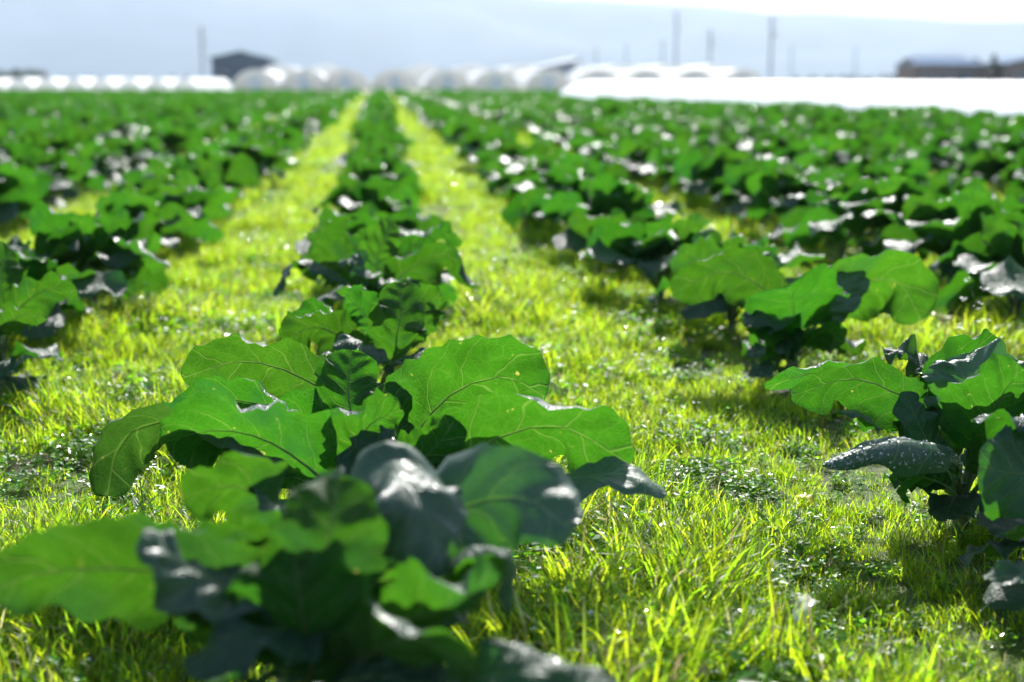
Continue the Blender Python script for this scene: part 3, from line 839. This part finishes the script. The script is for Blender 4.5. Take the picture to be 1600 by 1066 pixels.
forms = [plant_leaves(100 + i * 3, n, s) for i, (n, s) in enumerate([(16, 1.12), (18, 1.18), (15, 1.0), (17, 1.25), (16, 1.1), (19, 1.15)])]
form_leaf, form_stem, form_joined = [], [], []
for i, fm in enumerate(forms):
    ms = []
    J = MB()
    for lf in fm:
        kw = dict(cup0=lf['cup0'], cup1=lf['cup1'], start=lf['start'], ruf=lf['ruf'], seed=lf['seed'], asym=lf['asym'])
        mb = MB(); leaf_geo(mb, lf['pts'], lf['W'], lf['n0'], lf['n1'], nu=7, nv=16, **kw)
        ms.append(mb.mesh('leaf', LEAFMATS, True))
        leaf_geo(J, lf['pts'], lf['W'], lf['n0'], lf['n1'], nu=4, nv=9, **kw)
    form_leaf.append(ms)
    sb = MB(); sb.has_uv = True
    sb.tube([(0, 0, -.03), (0, 0, .07), (0.004, 0, .15), (0.004, 0, .17)], [.021, .018, .014, .006], 8)
    form_stem.append(sb.mesh('stem', M_STEM, True))
    J.tube([(0, 0, -.03), (0, 0, .07), (0.004, 0, .15)], [.021, .018, .012], 6, 1)
    form_joined.append(J.mesh('broccoli_plant', LEAFMATS, True))

ROW = 1.3
X0 = -0.02
FIELD_END = 88.0


def right_limit(y):
    """x of the field's right-hand edge (the plastic tunnels start there)"""
    return 7.4 + (58.0 - y) * (5.6 / 30.0) if y < 58 else (7.4 if y < 60 else 60.0)


hero_y = {0: 5.9, 1: 5.6, -1: 5.5, }
allp = []
for k in range(-32, 34):
    y = hero_y.get(k, 1.2 + random.uniform(0, .8))
    i = 0
    while y < FIELD_END:
        x = X0 + k * ROW + random.gauss(0, .05)
        yy = y + random.gauss(0, .07)
        y += (random.uniform(.62, .84) if k != 0 else random.uniform(.9, 1.1))
        if random.random() < .05: continue
        if x > right_limit(yy) - 0.8: continue
        q = proj((x, yy, .25))
        if q is None or q[2] < 1.5: continue
        m = 0.6 * FPX / q[2]
        if -m < q[0] < PW + m and q[1] < PH + m:
            allp.append((q[2], x, yy, k))
allp.sort()
N_PARTS, N_THINGS = 80, 288
things, massp = allp[:N_THINGS], allp[N_THINGS:]
count = {0: 4, 1: 3, -1: 1}


def row_name(k):
    if k == 0: return 'the middle row'
    s_ = 'right' if k > 0 else 'left'
    return f'{NUM[abs(k) - 1]} row {s_} of the middle row'


def link(o, parent=None):
    COL.objects.link(o)
    if parent: o.parent = parent
    return o


proto_parts = {}
for idx, (z, x, y, k) in enumerate(things):
    fi = random.randrange(len(forms))
    rz = random.uniform(-.8, .8)
    sc = random.uniform(.84, 1.14) * (.86 if k == -1 and y < 9 else .87 if k == 0 else 1)
    n = count.get(k, 0); count[k] = n + 1
    near = 'from the camera'
    lab = f'{NUM[n]} broccoli plant {near}, {row_name(k)}'
    if k == 0: lab = f'{NUM[n]} broccoli plant {near} in the middle row'
    if idx < N_PARTS:
        root = empty('broccoli_plant', (x, y, 0), rz)
        root.scale = (sc, sc, sc * random.uniform(.92, 1.1))
        link(bpy.data.objects.new('stem', form_stem[fi]), root)
        for me in form_leaf[fi]:
            lo = link(bpy.data.objects.new('leaf', me), root)
            lo.rotation_euler = (random.gauss(0, .05), random.gauss(0, .05), random.gauss(0, .12))
    else:
        root = link(bpy.data.objects.new('broccoli_plant', form_joined[fi]))
        root.location = (x, y, 0); root.rotation_euler = (0, 0, rz); root.scale = (sc, sc, sc)
    tag(root, lab, 'broccoli plant', 'broccoli plants in rows')


# ---- scattering on points (only for what nobody could count)
def scatter(name, pts, rots, scls, idxs, coll):
    me = bpy.data.meshes.new(name)
    me.from_pydata([tuple(p) for p in pts], [], [])
    for an, ty, dat, fld in (('rot', 'FLOAT_VECTOR', rots, 'vector'), ('scl', 'FLOAT', scls, 'value'), ('idx', 'INT', idxs, 'value')):
        a = me.attributes.new(an, ty, 'POINT')
        a.data.foreach_set(fld, np.asarray(dat, dtype=np.int32 if ty == 'INT' else np.float32).ravel())
    ob = bpy.data.objects.new(name, me)
    COL.objects.link(ob)
    ng = bpy.data.node_groups.new(name + '_scatter', 'GeometryNodeTree')
    ng.interface.new_socket('Geometry', in_out='INPUT', socket_type='NodeSocketGeometry')
    ng.interface.new_socket('Geometry', in_out='OUTPUT', socket_type='NodeSocketGeometry')
    N = ng.nodes
    gi, go = N.new('NodeGroupInput'), N.new('NodeGroupOutput')
    m2p = N.new('GeometryNodeMeshToPoints')
    iop = N.new('GeometryNodeInstanceOnPoints')
    ci = N.new('GeometryNodeCollectionInfo')
    ci.inputs['Collection'].default_value = coll
    ci.inputs['Separate Children'].default_value = True
    ci.inputs['Reset Children'].default_value = True
    def na(an, ty):
        x = N.new('GeometryNodeInputNamedAttribute'); x.data_type = ty; x.inputs[0].default_value = an
        return x.outputs[0]
    L = ng.links
    L.new(gi.outputs[0], m2p.inputs[0]); L.new(m2p.outputs[0], iop.inputs['Points'])
    L.new(ci.outputs[0], iop.inputs['Instance'])
    iop.inputs['Pick Instance'].default_value = True
    L.new(na('idx', 'INT'), iop.inputs['Instance Index'])
    L.new(na('rot', 'FLOAT_VECTOR'), iop.inputs['Rotation'])
    L.new(na('scl', 'FLOAT'), iop.inputs['Scale'])
    L.new(iop.outputs[0], go.inputs[0])
    md = ob.modifiers.new('scatter', 'NODES')
    md.node_group = ng
    return ob


cp = bpy.data.collections.new('plant_forms')
for me in form_joined:
    cp.objects.link(bpy.data.objects.new('plant_form', me))
mp_ = [(x, y, 0) for z, x, y, k in massp]
ob = scatter('distant_crop', mp_, [(0, 0, random.uniform(-.8, .8)) for _ in mp_],
             [random.uniform(.86, 1.14) for _ in mp_], [random.randrange(6) for _ in mp_], cp)
tag(ob, 'far rows of broccoli running to the end of the field', 'crop', kind='stuff')


# ------------------------------------------------------------------ grass and weeds
def grass_tuft(seed, nb, rad, hmin, hmax, wd):
    rs = random.Random(seed)
    mb = MB()
    for _ in range(nb):
        a = rs.uniform(0, 6.28); r = rad * math.sqrt(rs.random())
        bx, by = r * math.cos(a), r * math.sin(a)
        h = rs.uniform(hmin, hmax); w = wd * rs.uniform(.6, 1.25)
        az = rs.uniform(0, 6.28); lean = rs.uniform(.05, .5); bend = rs.uniform(.3, 1.5)
        d = Vector((math.cos(az), math.sin(az), 0)); s_ = Vector((-d.y, d.x, 0))
        tw = rs.uniform(-.6, .6)
        s_ = (s_ * math.cos(tw) + d * math.sin(tw)).normalized()
        p = Vector((bx, by, -.005)); vs, uv = [], []
        S = 4
        for q in range(S + 1):
            t = q / S
            th = lean + bend * t * t
            if q: p = p + (d * math.sin(th) + Vector((0, 0, 1)) * math.cos(th)) * h / S
            ww = w * (1 - t ** 2.2) * .5 + .00015
            vs += [p - s_ * ww + d * ww * .35, p + s_ * ww + d * ww * .35]
            uv += [(0, t), (1, t)]
        mb.add(vs, [(2 * q, 2 * q + 1, 2 * q + 3, 2 * q + 2) for q in range(S)], 0, uv, rs.random())
    return mb.mesh('grass_tuft', M_GRASS, True)


def weed_tuft(seed, ns, flowers=0):
    """low broad-leaved weeds: thin stems carrying small oval leaves"""
    rs = random.Random(seed)
    mb = MB()
    for _ in range(ns):
        a = rs.uniform(0, 6.28); r = .05 * math.sqrt(rs.random())
        p = Vector((r * math.cos(a), r * math.sin(a), 0))
        az = rs.uniform(0, 6.28); h = rs.uniform(.02, .065)
        d = Vector((math.cos(az) * .5, math.sin(az) * .5, 1)).normalized()
        lr = rs.random()
        nl = rs.randint(3, 6)
        mb.tube([p, p + d * h], [.0008, .0006], 3, 0, lr, False)
        for q in range(nl):
            c = p + d * h * (q + 1) / nl
            la = az + q * 2.4 + rs.uniform(-.4, .4)
            e = Vector((math.cos(la), math.sin(la), rs.uniform(-.1, .6))).normalized()
            s_ = e.cross(Vector((rs.uniform(-.3, .3), rs.uniform(-.3, .3), 1))).normalized()
            L = rs.uniform(.009, .026); W = L * rs.uniform(.28, .42)
            nn = s_.cross(e)
            vs = [c, c + e * L * .35 + s_ * W + nn * W * .3, c + e * L * .35 - s_ * W + nn * W * .3, c + e * L * .4,
                  c + e * L * .75 + s_ * W * .7 + nn * W * .2, c + e * L * .75 - s_ * W * .7 + nn * W * .2, c + e * L]
            mb.add(vs, [(0, 1, 3), (0, 3, 2), (1, 4, 3), (3, 5, 2), (4, 6, 3), (3, 6, 5)], 0, [(0, 0)] * 7, lr)
        if flowers and rs.random() < flowers:
            c = p + d * (h + .006)
            for q in range(5):
                la = q * 1.257
                e = Vector((math.cos(la), math.sin(la), .3)); s_ = Vector((-e.y, e.x, 0))
                mb.add([c, c + e * .003 + s_ * .0012, c + e * .0045, c + e * .003 - s_ * .0012], [(0, 1, 2, 3)], 1, [(0, 0)] * 4, lr)
    return mb.mesh('weed_tuft', [M_WEED, M_PETAL], True)


cg = bpy.data.collections.new('ground_cover_forms')
kinds = []
for i in range(4): kinds.append(('a_%02d' % i, grass_tuft(i + 1, 56, .055, .03, .105, .0035)))
for i in range(2): kinds.append(('b_%02d' % i, grass_tuft(i + 21, 40, .045, .06, .15, .0042)))
for i in range(2): kinds.append(('c_%02d' % i, grass_tuft(i + 31, 56, .06, .015, .055, .0028)))
for i in range(3): kinds.append(('d_%02d' % i, weed_tuft(i + 41, 16, .12 if i == 0 else 0)))
for nme, me in kinds:
    o = bpy.data.objects.new('cover_' + nme, me)
    cg.objects.link(o)
pt, rt, sl, ix = [], [], [], []
tries = 0
zones = [(1.4, 3.2, 480), (3.2, 5.5, 380), (5.5, 9, 220), (9, 16, 120), (16, 34, 60), (34, 88, 20)]
for z0, z1, dens in zones:
    half = 0.36
    area = 0
    xw0, xw1 = -0.42 * z1 - .6, 0.62 * z1 + .6
    n = int((z1 - z0) * (xw1 - xw0) * dens)
    for _ in range(n):
        x, y = random.uniform(xw0, xw1), random.uniform(z0, z1)
        q = proj((x, y, 0))
        if q is None: continue
        m = 1.3 * FPX / q[2] if z0 < 16 else .5 * FPX / q[2]
        if not (-m < q[0] < PW + m and q[1] < PH + m * .6): continue
        if x > right_limit(y): continue
        kx = (x - X0) / ROW
        du = abs(kx - round(kx)) * ROW          # distance from the nearest row's line
        if z0 > 9 and abs(kx) > 6 and du < .3: continue
        pn = noise.noise(Vector((x * 1.3, y * 1.3, 5)))
        pm = noise.noise(Vector((x * 2.7 + 9, y * 2.7, 2)))
        if noise.noise(Vector((x * 3.1, y * 3.1, 8))) > .2:
            if random.random() < .15: continue
            gap = True
        else: gap = False
        if du < .15 and random.random() < .2: continue
        w = random.random()
        if pm > .15: kd = random.choice([8, 9, 10, 6]) if w < .35 else random.choice([0, 1, 2, 3])
        elif pn > .08: kd = random.choice([4, 5]) if w < .6 else random.choice([0, 1, 2, 3])
        else: kd = random.choice([0, 1, 2, 3, 6, 7, 0, 1]) if w < .9 else random.choice([8, 9, 10])
        if gap: kd = random.choice([6, 7, 8, 9, 10])
        s_ = random.uniform(.7, 1.15) * (1 + .8 * pn) * (1.0 if z1 < 6 else 1.15 if z1 < 17 else 1.6 if z1 < 40 else 2.1)
        pt.append((x, y, 0)); sl.append(s_); ix.append(kd)
        rt.append((random.gauss(0, .12), random.gauss(0, .12), random.uniform(0, 6.28)))
ob = scatter('grass', pt, rt, sl, ix, cg)
tag(ob, 'bright backlit grass and low weeds between the crop rows', 'grass', kind='stuff')
print('cover points', len(pt), 'plants', len(allp))


# ------------------------------------------------------------------ single small things on the ground
def loose_leaf(px, z, label, mat, L, W, rz, lift=.035, curl=.4):
    gp = ground(px, z)
    root = MB()
    c, s_ = math.cos(rz), math.sin(rz)
    pts = [Vector((c * t * L, s_ * t * L, lift + .3 * L * math.sin(t * 2.6))) for t in (0, .3, .65, 1)]
    leaf_geo(root, pts, W, (.1, -.3, 1), cup0=curl, cup1=curl * .6, start=.12, ruf=.004, seed=int(px), nu=6, nv=12, rib=.0015)
    o = root.build('fallen_leaf', [mat, mat], None, True, gp)
    tag(o, label, 'leaf', 'loose leaves in the grass')
    return o


loose_leaf(1150, 3.0, 'small round yellow green leaf lying flat in the grass', M_YELLOW, .05, .018, .3)
loose_leaf(1238, 2.55, 'long pale dried leaf lying in the grass at the bottom', M_DRY, .11, .016, .9)
loose_leaf(1470, 5.2, 'bright yellow old leaf between two rows of plants', M_YELLOW, .1, .04, 1.2, .12)
loose_leaf(1270, 3.3, 'small pale leaf catching light below the drop covered leaf', M_YELLOW, .045, .012, 2.2)
loose_leaf(1530, 2.62, 'grey green leaf lying at the right edge', M_LEAF, .12, .04, .2, .04, -.5)


def tall_weed(px, z, h, label, nb=7, seed=1):
    gp = ground(px, z)
    rs = random.Random(seed)
    root = empty('flowering_weed', gp)
    tag(root, label, 'weed', 'tall weeds in the field')
    st = MB(); st.has_uv = True
    tip = Vector((rs.uniform(-.04, .04), 0, h))
    st.tube([(0, 0, 0), tip * .5 + Vector((.01, 0, 0)), tip], [.003, .0022, .0012], 6)
    fl, lv = MB(), MB()
    for i in range(nb):
        t = .35 + .65 * i / nb
        a = i * 2.4
        b0 = tip * t; e = b0 + Vector((math.cos(a) * .06 * (1.3 - t), math.sin(a) * .06 * (1.3 - t), .05))
        st.tube([b0, e], [.0014, .0008], 5)
        for q in range(5):
            c = e + Vector((rs.gauss(0, .008), rs.gauss(0, .008), rs.gauss(.004, .006)))
            for w in range(5):
                la = w * 1.257 + q
                d = Vector((math.cos(la), math.sin(la), .3)); s_ = Vector((-d.y, d.x, 0))
                fl.add([c, c + d * .003 + s_ * .002, c + d * .006, c + d * .003 - s_ * .002], [(0, 1, 2, 3)])
        if i < nb - 2:
            b1 = tip * (.1 + .5 * i / nb)
            d = Vector((math.cos(a + 1), math.sin(a + 1), .5))
            leaf_geo(lv, [b1, b1 + d * .02, b1 + d * .045, b1 + d * .06 - Vector((0, 0, .01))], .008, (0, 0, 1), start=.1, ruf=.002, seed=i, nu=3, nv=6, rib=.0006)
    st.build('stem', M_STALK, root, True)
    fl.build('flower_head', M_PETAL, root)
    lv.build('leaf', [M_WEED, M_WEED], root, True)


tall_weed(1520, 4.6, .38, 'tall thin weed with pale flower heads beside the right plants', 8, 3)
tall_weed(215, 3.2, .13, 'short white flowered weed in the grass beside the broad leaves', 6, 5)
tall_weed(850, 4.6, .12, 'tiny white flowered weed in the right grass lane', 6, 8)
tall_weed(210, 6.0, .3, 'pale flowered weed between the left rows', 8, 9)


# ------------------------------------------------------------------ plastic tunnels, glasshouses, buildings
def arch(w, h, n=14, z0=0.0):
    return [(w / 2 * math.cos(math.pi - math.pi * i / n), z0 + (h - z0) * math.sin(math.pi * i / n) ** 1.2) for i in range(n + 1)]


def tunnel(name, loc, rz, w, h, L, label, cat, group, film=M_PLASTIC, endm=M_FILM2, hoop=2.0, door=False, sag=.02, wallz=0.0):
    root = empty(name, loc, rz)
    tag(root, label, cat, group)
    ar = arch(w, h, 14, wallz)
    if wallz: ar = [(-w / 2, 0)] + ar + [(w / 2, 0)]
    ns = max(2, int(L / hoop))
    cv = MB(); vs, fs = [], []
    sub = 4
    for j in range(ns * sub + 1):
        y = L * j / (ns * sub)
        s_ = 1 - sag * math.sin(math.pi * (j % sub) / sub)
        vs += [(x * s_, y, z * s_) for x, z in ar]
    m = len(ar)
    for j in range(ns * sub):
        for i in range(m - 1):
            a = j * m + i
            fs.append((a, a + 1, a + m + 1, a + m))
    cv.add(vs, fs)
    cv.build('cover', film, root, smooth=True)
    for y, nm in ((-.02, 'end_wall'), (L + .02, 'end_wall')):
        e = MB()
        base = [(x * .985, y, z * .985) for x, z in ar]
        e.add([(0, y, 0)] + base, [(0, i + 1, i + 2) if y > 0 else (0, i + 2, i + 1) for i in range(m - 1)])
        ew = e.build(nm, endm, root)
    if door:
        d = MB(); d.box(-.6, .6, -.09, -.03, .02, h * .72); d.build('door', M_WHITE, root)
    for j in range(0, ns + 1, max(1, ns // 4)):
        y = L * j / ns
        hp = MB()
        hp.tube([(x * 1.001, y, z * 1.001) for x, z in ar], [.016] * m, 5, 0, 0, False)
        hp.build('hoop', M_WHITE, root)
    return root


# white low tunnels along the right edge of the crop
dv = Vector((5.6, -30.0, 0)).normalized()
A0 = Vector((7.0, 58.5, 0))
perp = Vector((-dv.y, dv.x, 0))
rz_t = math.atan2(dv.y, dv.x) - math.pi / 2
for i, nm in enumerate(['nearest', 'second', 'third']):
    st = A0 + perp * (1.9 + 3.9 * i) + dv * (0.0 if i == 0 else -.8 * i)
    tunnel('low_tunnel', st, rz_t, 3.6, 0.97, 46, f'{nm} long white plastic tunnel beyond the right side of the crop', 'crop tunnel', 'white low tunnels by the crop', M_COVER, M_COVER, 1.5)
# row of tunnel ends past the far end of the field, left
for i in range(8):
    px = -12 + i * 43
    zz = 96 + random.uniform(-.6, .6)
    gp = ground(px, zz)
    tunnel('low_tunnel', gp, -YAW * 0, 1.75, 1.1 + random.uniform(-.04, .04), 24, f'{NUM[i]} low white tunnel from the left past the field end', 'crop tunnel', 'low tunnels at the far end',
           M_PLASTIC, M_END)
# greenhouses
gh = [400, 475, 541, 617, 700, 775, 857, 935, 1008, 1085, 1160]
for i, px in enumerate(gh):
    zz = 150
    gp = ground(px, zz)
    wv = 5.1
    tunnel('polytunnel_greenhouse', gp, 0, wv, 2.1, 22, f'{NUM[i]} pale arched greenhouse from the dark gabled barn', 'greenhouse', 'arched greenhouses behind the field', M_PLASTIC, M_FILM2, 2.2, True, wallz=.25)
gb = [438, 508, 660, 738, 818, 896, 972, 1048, 1122]
for i, px in enumerate(gb):
    gp = ground(px, 178)
    tunnel('polytunnel_greenhouse', gp, 0, 6.3, 2.85, 26, f'{NUM[i]} white greenhouse from the barn in the rear greenhouse row', 'greenhouse', 'rear row of white greenhouses', M_PLASTIC, M_END, 2.2, wallz=1.0)


def gable_house(name, px, z, w, eave, ridge, depth, wallm, roofm, label, cat, rz=0.0, door=True, wins=2, over=.35, along=False):
    """gable end faces the camera, or the long side when along is set"""
    gp = ground(px, z)
    root = empty(name, gp, rz)
    tag(root, label, cat)
    wl = MB()
    if not along:
        vs = [(-w / 2, 0, 0), (w / 2, 0, 0), (w / 2, 0, eave), (0, 0, ridge - .1), (-w / 2, 0, eave)]
        vs += [(x, depth, zz) for x, _, zz in vs]
        wl.add(vs, [(0, 1, 2, 3, 4), (9, 8, 7, 6, 5), (0, 5, 6, 1), (1, 6, 7, 2), (0, 4, 9, 5)])
        rf = MB()
        for s_ in (-1, 1):
            sl = (ridge - eave) / (w / 2)
            x1 = s_ * (w / 2 + over); z1 = eave - over * sl
            v = [(0, -over, ridge), (x1, -over, z1), (x1, depth + over, z1), (0, depth + over, ridge)]
            v += [(a, b_, c + .16) for a, b_, c in v]
            rf.add(v, [(0, 1, 2, 3), (7, 6, 5, 4), (0, 4, 5, 1), (1, 5, 6, 2), (2, 6, 7, 3)])
    else:
        vs = [(-w / 2, 0, 0), (-w / 2, depth, 0), (-w / 2, depth, eave), (-w / 2, depth / 2, ridge - .1), (-w / 2, 0, eave)]
        vs += [(w / 2, b_, c) for _, b_, c in vs]
        wl.add(vs, [(4, 3, 2, 1, 0), (5, 6, 7, 8, 9), (0, 5, 9, 4), (1, 2, 7, 6)])
        rf = MB()
        for s_, yy in ((-1, -over), (1, depth + over)):
            v = [(-w / 2 - over + 1.6, depth / 2, ridge), (w / 2 + over - 3.2, depth / 2, ridge), (w / 2 + over, yy, eave - .2), (-w / 2 - over, yy, eave - .2)]
            v += [(a, b_, c + .16) for a, b_, c in v]
            rf.add(v, [(0, 1, 2, 3), (7, 6, 5, 4), (0, 4, 5, 1), (1, 5, 6, 2), (2, 6, 7, 3), (0, 3, 7, 4)])
        for xs, xr in ((-w / 2 - over, -w / 2 - over + 1.6), (w / 2 + over, w / 2 + over - 3.2)):
            rf.add([(xs, -over, eave - .05), (xs, depth + over, eave - .05), (xr, depth / 2, ridge + .15)], [(0, 1, 2)])
    wl.build('wall', wallm, root)
    rf.build('roof', roofm, root)
    if door:
        d = MB(); d.box(w * .12, w * .12 + 1.8, -.07, -.012, .02, 2.1); d.build('door', M_ROOFD, root)
    for i in range(wins):
        x = -w * .38 + i * (w * .5 / max(1, wins - 1) if wins > 1 else 0)
        f = MB(); f.box(x, x + 1.1, -.05, -.01, 1.1, 2.1)
        fo = f.build('window', M_WHITE, root)
        g2 = MB(); g2.box(x + .07, x + 1.03, -.075, -.052, 1.17, 2.03); g2.build('pane', M_GLASSD, fo)
    return root


gable_house('barn', 377, 185, 7.4, 3.7, 4.55, 14, M_WALLD, M_ROOFT, 'dark barn with teal gabled roof behind the greenhouses', 'barn')
gable_house('farmhouse', 1484, 240, 12.2, 3.6, 4.9, 9, M_WALLB, M_ROOFD, 'low brown farmhouse with blue grey roof beyond the white tunnels', 'house', along=True, wins=4)
gable_house('farmhouse', 1615, 235, 9, 3.7, 4.7, 9, M_WALLB, M_ROOFD, 'reddish brown house at the right edge past the small conifer', 'house', wins=1)


def leanto():
    gp = ground(868, 165)
    root = empty('shed', gp, 0.0)
    tag(root, 'small shed with bright sloping roof between the greenhouses', 'shed')
    w, d = 4.6, 5.0
    wl = MB()
    vs = [(-w / 2, 0, 0), (w / 2, 0, 0), (w / 2, 0, 3.2), (-w / 2, 0, 2.2)]
    vs += [(a, d, c) for a, _, c in vs]
    wl.add(vs, [(0, 1, 2, 3), (7, 6, 5, 4), (1, 5, 6, 2), (0, 3, 7, 4)])
    wl.build('wall', M_CONC, root)
    rf = MB()
    v = [(-w / 2 - .5, -.4, 2.15), (w / 2 + .4, -.4, 3.35), (w / 2 + .4, d + .4, 3.35), (-w / 2 - .5, d + .4, 2.15)]
    v += [(a, b_, c + .18) for a, b_, c in v]
    rf.add(v, [(0, 3, 2, 1), (4, 5, 6, 7), (0, 1, 5, 4), (1, 2, 6, 5), (2, 3, 7, 6), (3, 0, 4, 7)])
    rf.build('roof', M_WHITE, root)
    tr = MB(); tr.box(w / 2 + .4, w / 2 + .55, -.4, d + .4, 3.1, 3.5); tr.build('gutter', M_WALLD, root)


leanto()


def pole(px, z, top_py, label, arms=2):
    gp = ground(px, z)
    h = 1 + (125 - top_py) * z / FPX
    root = empty('utility_pole', gp, random.uniform(-.5, .5))
    tag(root, label, 'utility pole', 'utility poles across the plain')
    s_ = MB(); s_.tube([(0, 0, -.2), (0, 0, h * .5), (0, 0, h)], [.2, .17, .13], 12)
    s_.build('shaft', M_CONC, root, True)
    for i in range(arms):
        a = MB(); zz = h - .35 - i * .9
        a.box(-.9, .9, -.16 - .0, -.06, zz, zz + .1); ao = a.build('crossarm', M_STEEL, root)
        for x in (-.8, -.35, .35, .8):
            q = MB(); q.tube([(x, -.11, zz + .1), (x, -.11, zz + .2), (x, -.11, zz + .28)], [.04, .06, .03], 8); q.build('insulator', M_WHITE, ao, True)
    if arms == 2:
        t = MB(); t.tube([(0.3, -.3, h - 2.9), (0.3, -.3, h - 2.1)], [.22, .22], 12); t.build('transformer', M_STEEL, root)


pole(318, 215, 44, 'tall pole standing beside the dark gabled barn')
pole(1203, 200, 27, 'tall thick pole standing right of the last greenhouse')
pole(1055, 190, 20, 'tallest pole, rising behind the greenhouses')
pole(1108, 255, 48, 'pole just right of the tallest pole behind the greenhouses')
pole(1035, 330, 66, 'short thin pole close left of the tallest pole', 1)
pole(978, 380, 70, 'faint thin pole behind the greenhouses, second from the shed', 1)
pole(931, 380, 74, 'faint thin pole nearest the shed with the sloping roof', 1)
pole(1235, 400, 74, 'faint pole just right of the tall thick pole', 1)
pole(1335, 390, 76, 'faint pole halfway between tall thick pole and brown farmhouse', 1)


def conifer(px, z, h, r, label):
    gp = ground(px, z)
    rs = random.Random(int(px))
    root = empty('conifer_tree', gp)
    tag(root, label, 'tree')
    t = MB(); t.tube([(0, 0, 0), (.03, 0, h * .5), (0, 0, h * .95)], [.16, .1, .03], 8); t.build('trunk', M_BARK, root, True)
    c = MB(); c.has_uv = True
    for _ in range(1500):
        f = rs.random() ** .8
        zz = h * (.12 + .88 * f)
        rr = r * (1 - f) ** .8 * rs.uniform(.35, 1.05) * (1 + .25 * math.sin(f * 40)) + .05
        a = rs.uniform(0, 6.28)
        p = Vector((math.cos(a) * rr, math.sin(a) * rr, zz))
        d = Vector((math.cos(a), math.sin(a), rs.uniform(-.5, .4))).normalized() * rs.uniform(.15, .35)
        s_ = d.cross(Vector((rs.gauss(0, .4), rs.gauss(0, .4), 1))).normalized() * rs.uniform(.05, .12)
        c.add([p - s_, p + s_, p + d + s_ * .4, p + d - s_ * .4], [(0, 1, 2, 3)], 0, [(0, 0)] * 4, rs.random())
    c.build('crown', M_CONIF, root)


conifer(1551, 238, 5.2, 1.2, 'small dark conifer between the two brown houses')


def treeline(name, px0, px1, z, h, n, label, seed):
    rs = random.Random(seed)
    mb = MB(); mb.has_uv = True
    for i in range(n):
        gp = ground(px0 + (px1 - px0) * (i + rs.uniform(-.3, .3)) / n, z + rs.uniform(-25, 25))
        hh = h * rs.uniform(.55, 1.1); w = hh * rs.uniform(.35, .6)
        mb.tube([gp, gp + Vector((0, 0, hh * .6))], [.25, .12], 5, 1)
        for _ in range(160):
            f = rs.random()
            a = rs.uniform(0, 6.28)
            rr = w * math.sin(math.pi * min(1, .12 + .86 * f)) ** .6 * rs.uniform(.4, 1.1)
            p = gp + Vector((math.cos(a) * rr, math.sin(a) * rr, hh * (.15 + .85 * f)))
            d = Vector((rs.gauss(0, 1), rs.gauss(0, 1), rs.gauss(0, 1))).normalized() * hh * .12
            s_ = d.cross(Vector((rs.gauss(0, 1), .3, 1))).normalized() * hh * .07
            mb.add([p - s_, p + s_, p + d + s_, p + d - s_], [(0, 1, 2, 3)], 0, [(0, 0)] * 4, rs.random())
    o = mb.build(name, [M_CONIF, M_BARK])
    tag(o, label, 'trees', kind='stuff')


treeline('far_woods', -40, 75, 600, 5.6, 16, 'far belt of trees at the left end of the horizon', 5)
treeline('far_woods', 1240, 1410, 800, 3.6, 18, 'thin far belt of trees left of the brown farmhouse', 6)
treeline('far_woods', 75, 320, 900, 3.4, 18, 'thin far belt of trees behind the left tunnels', 7)

# ------------------------------------------------------------------ haze
hz = MB()
hz.box(-9800, 9800, -9800, 9800, -1.5, 1000)
m, nt, out = newmat('haze_air')
pv_ = nt.nodes.new('ShaderNodeVolumePrincipled')
pv_.inputs['Color'].default_value = (0.70, 0.85, 1.0, 1)
pv_.inputs['Density'].default_value = 0.000178
pv_.inputs['Anisotropy'].default_value = 0.1
nt.links.new(pv_.outputs[0], out.inputs['Volume'])
ho = hz.build('haze', m)
tag(ho, kind='stuff')
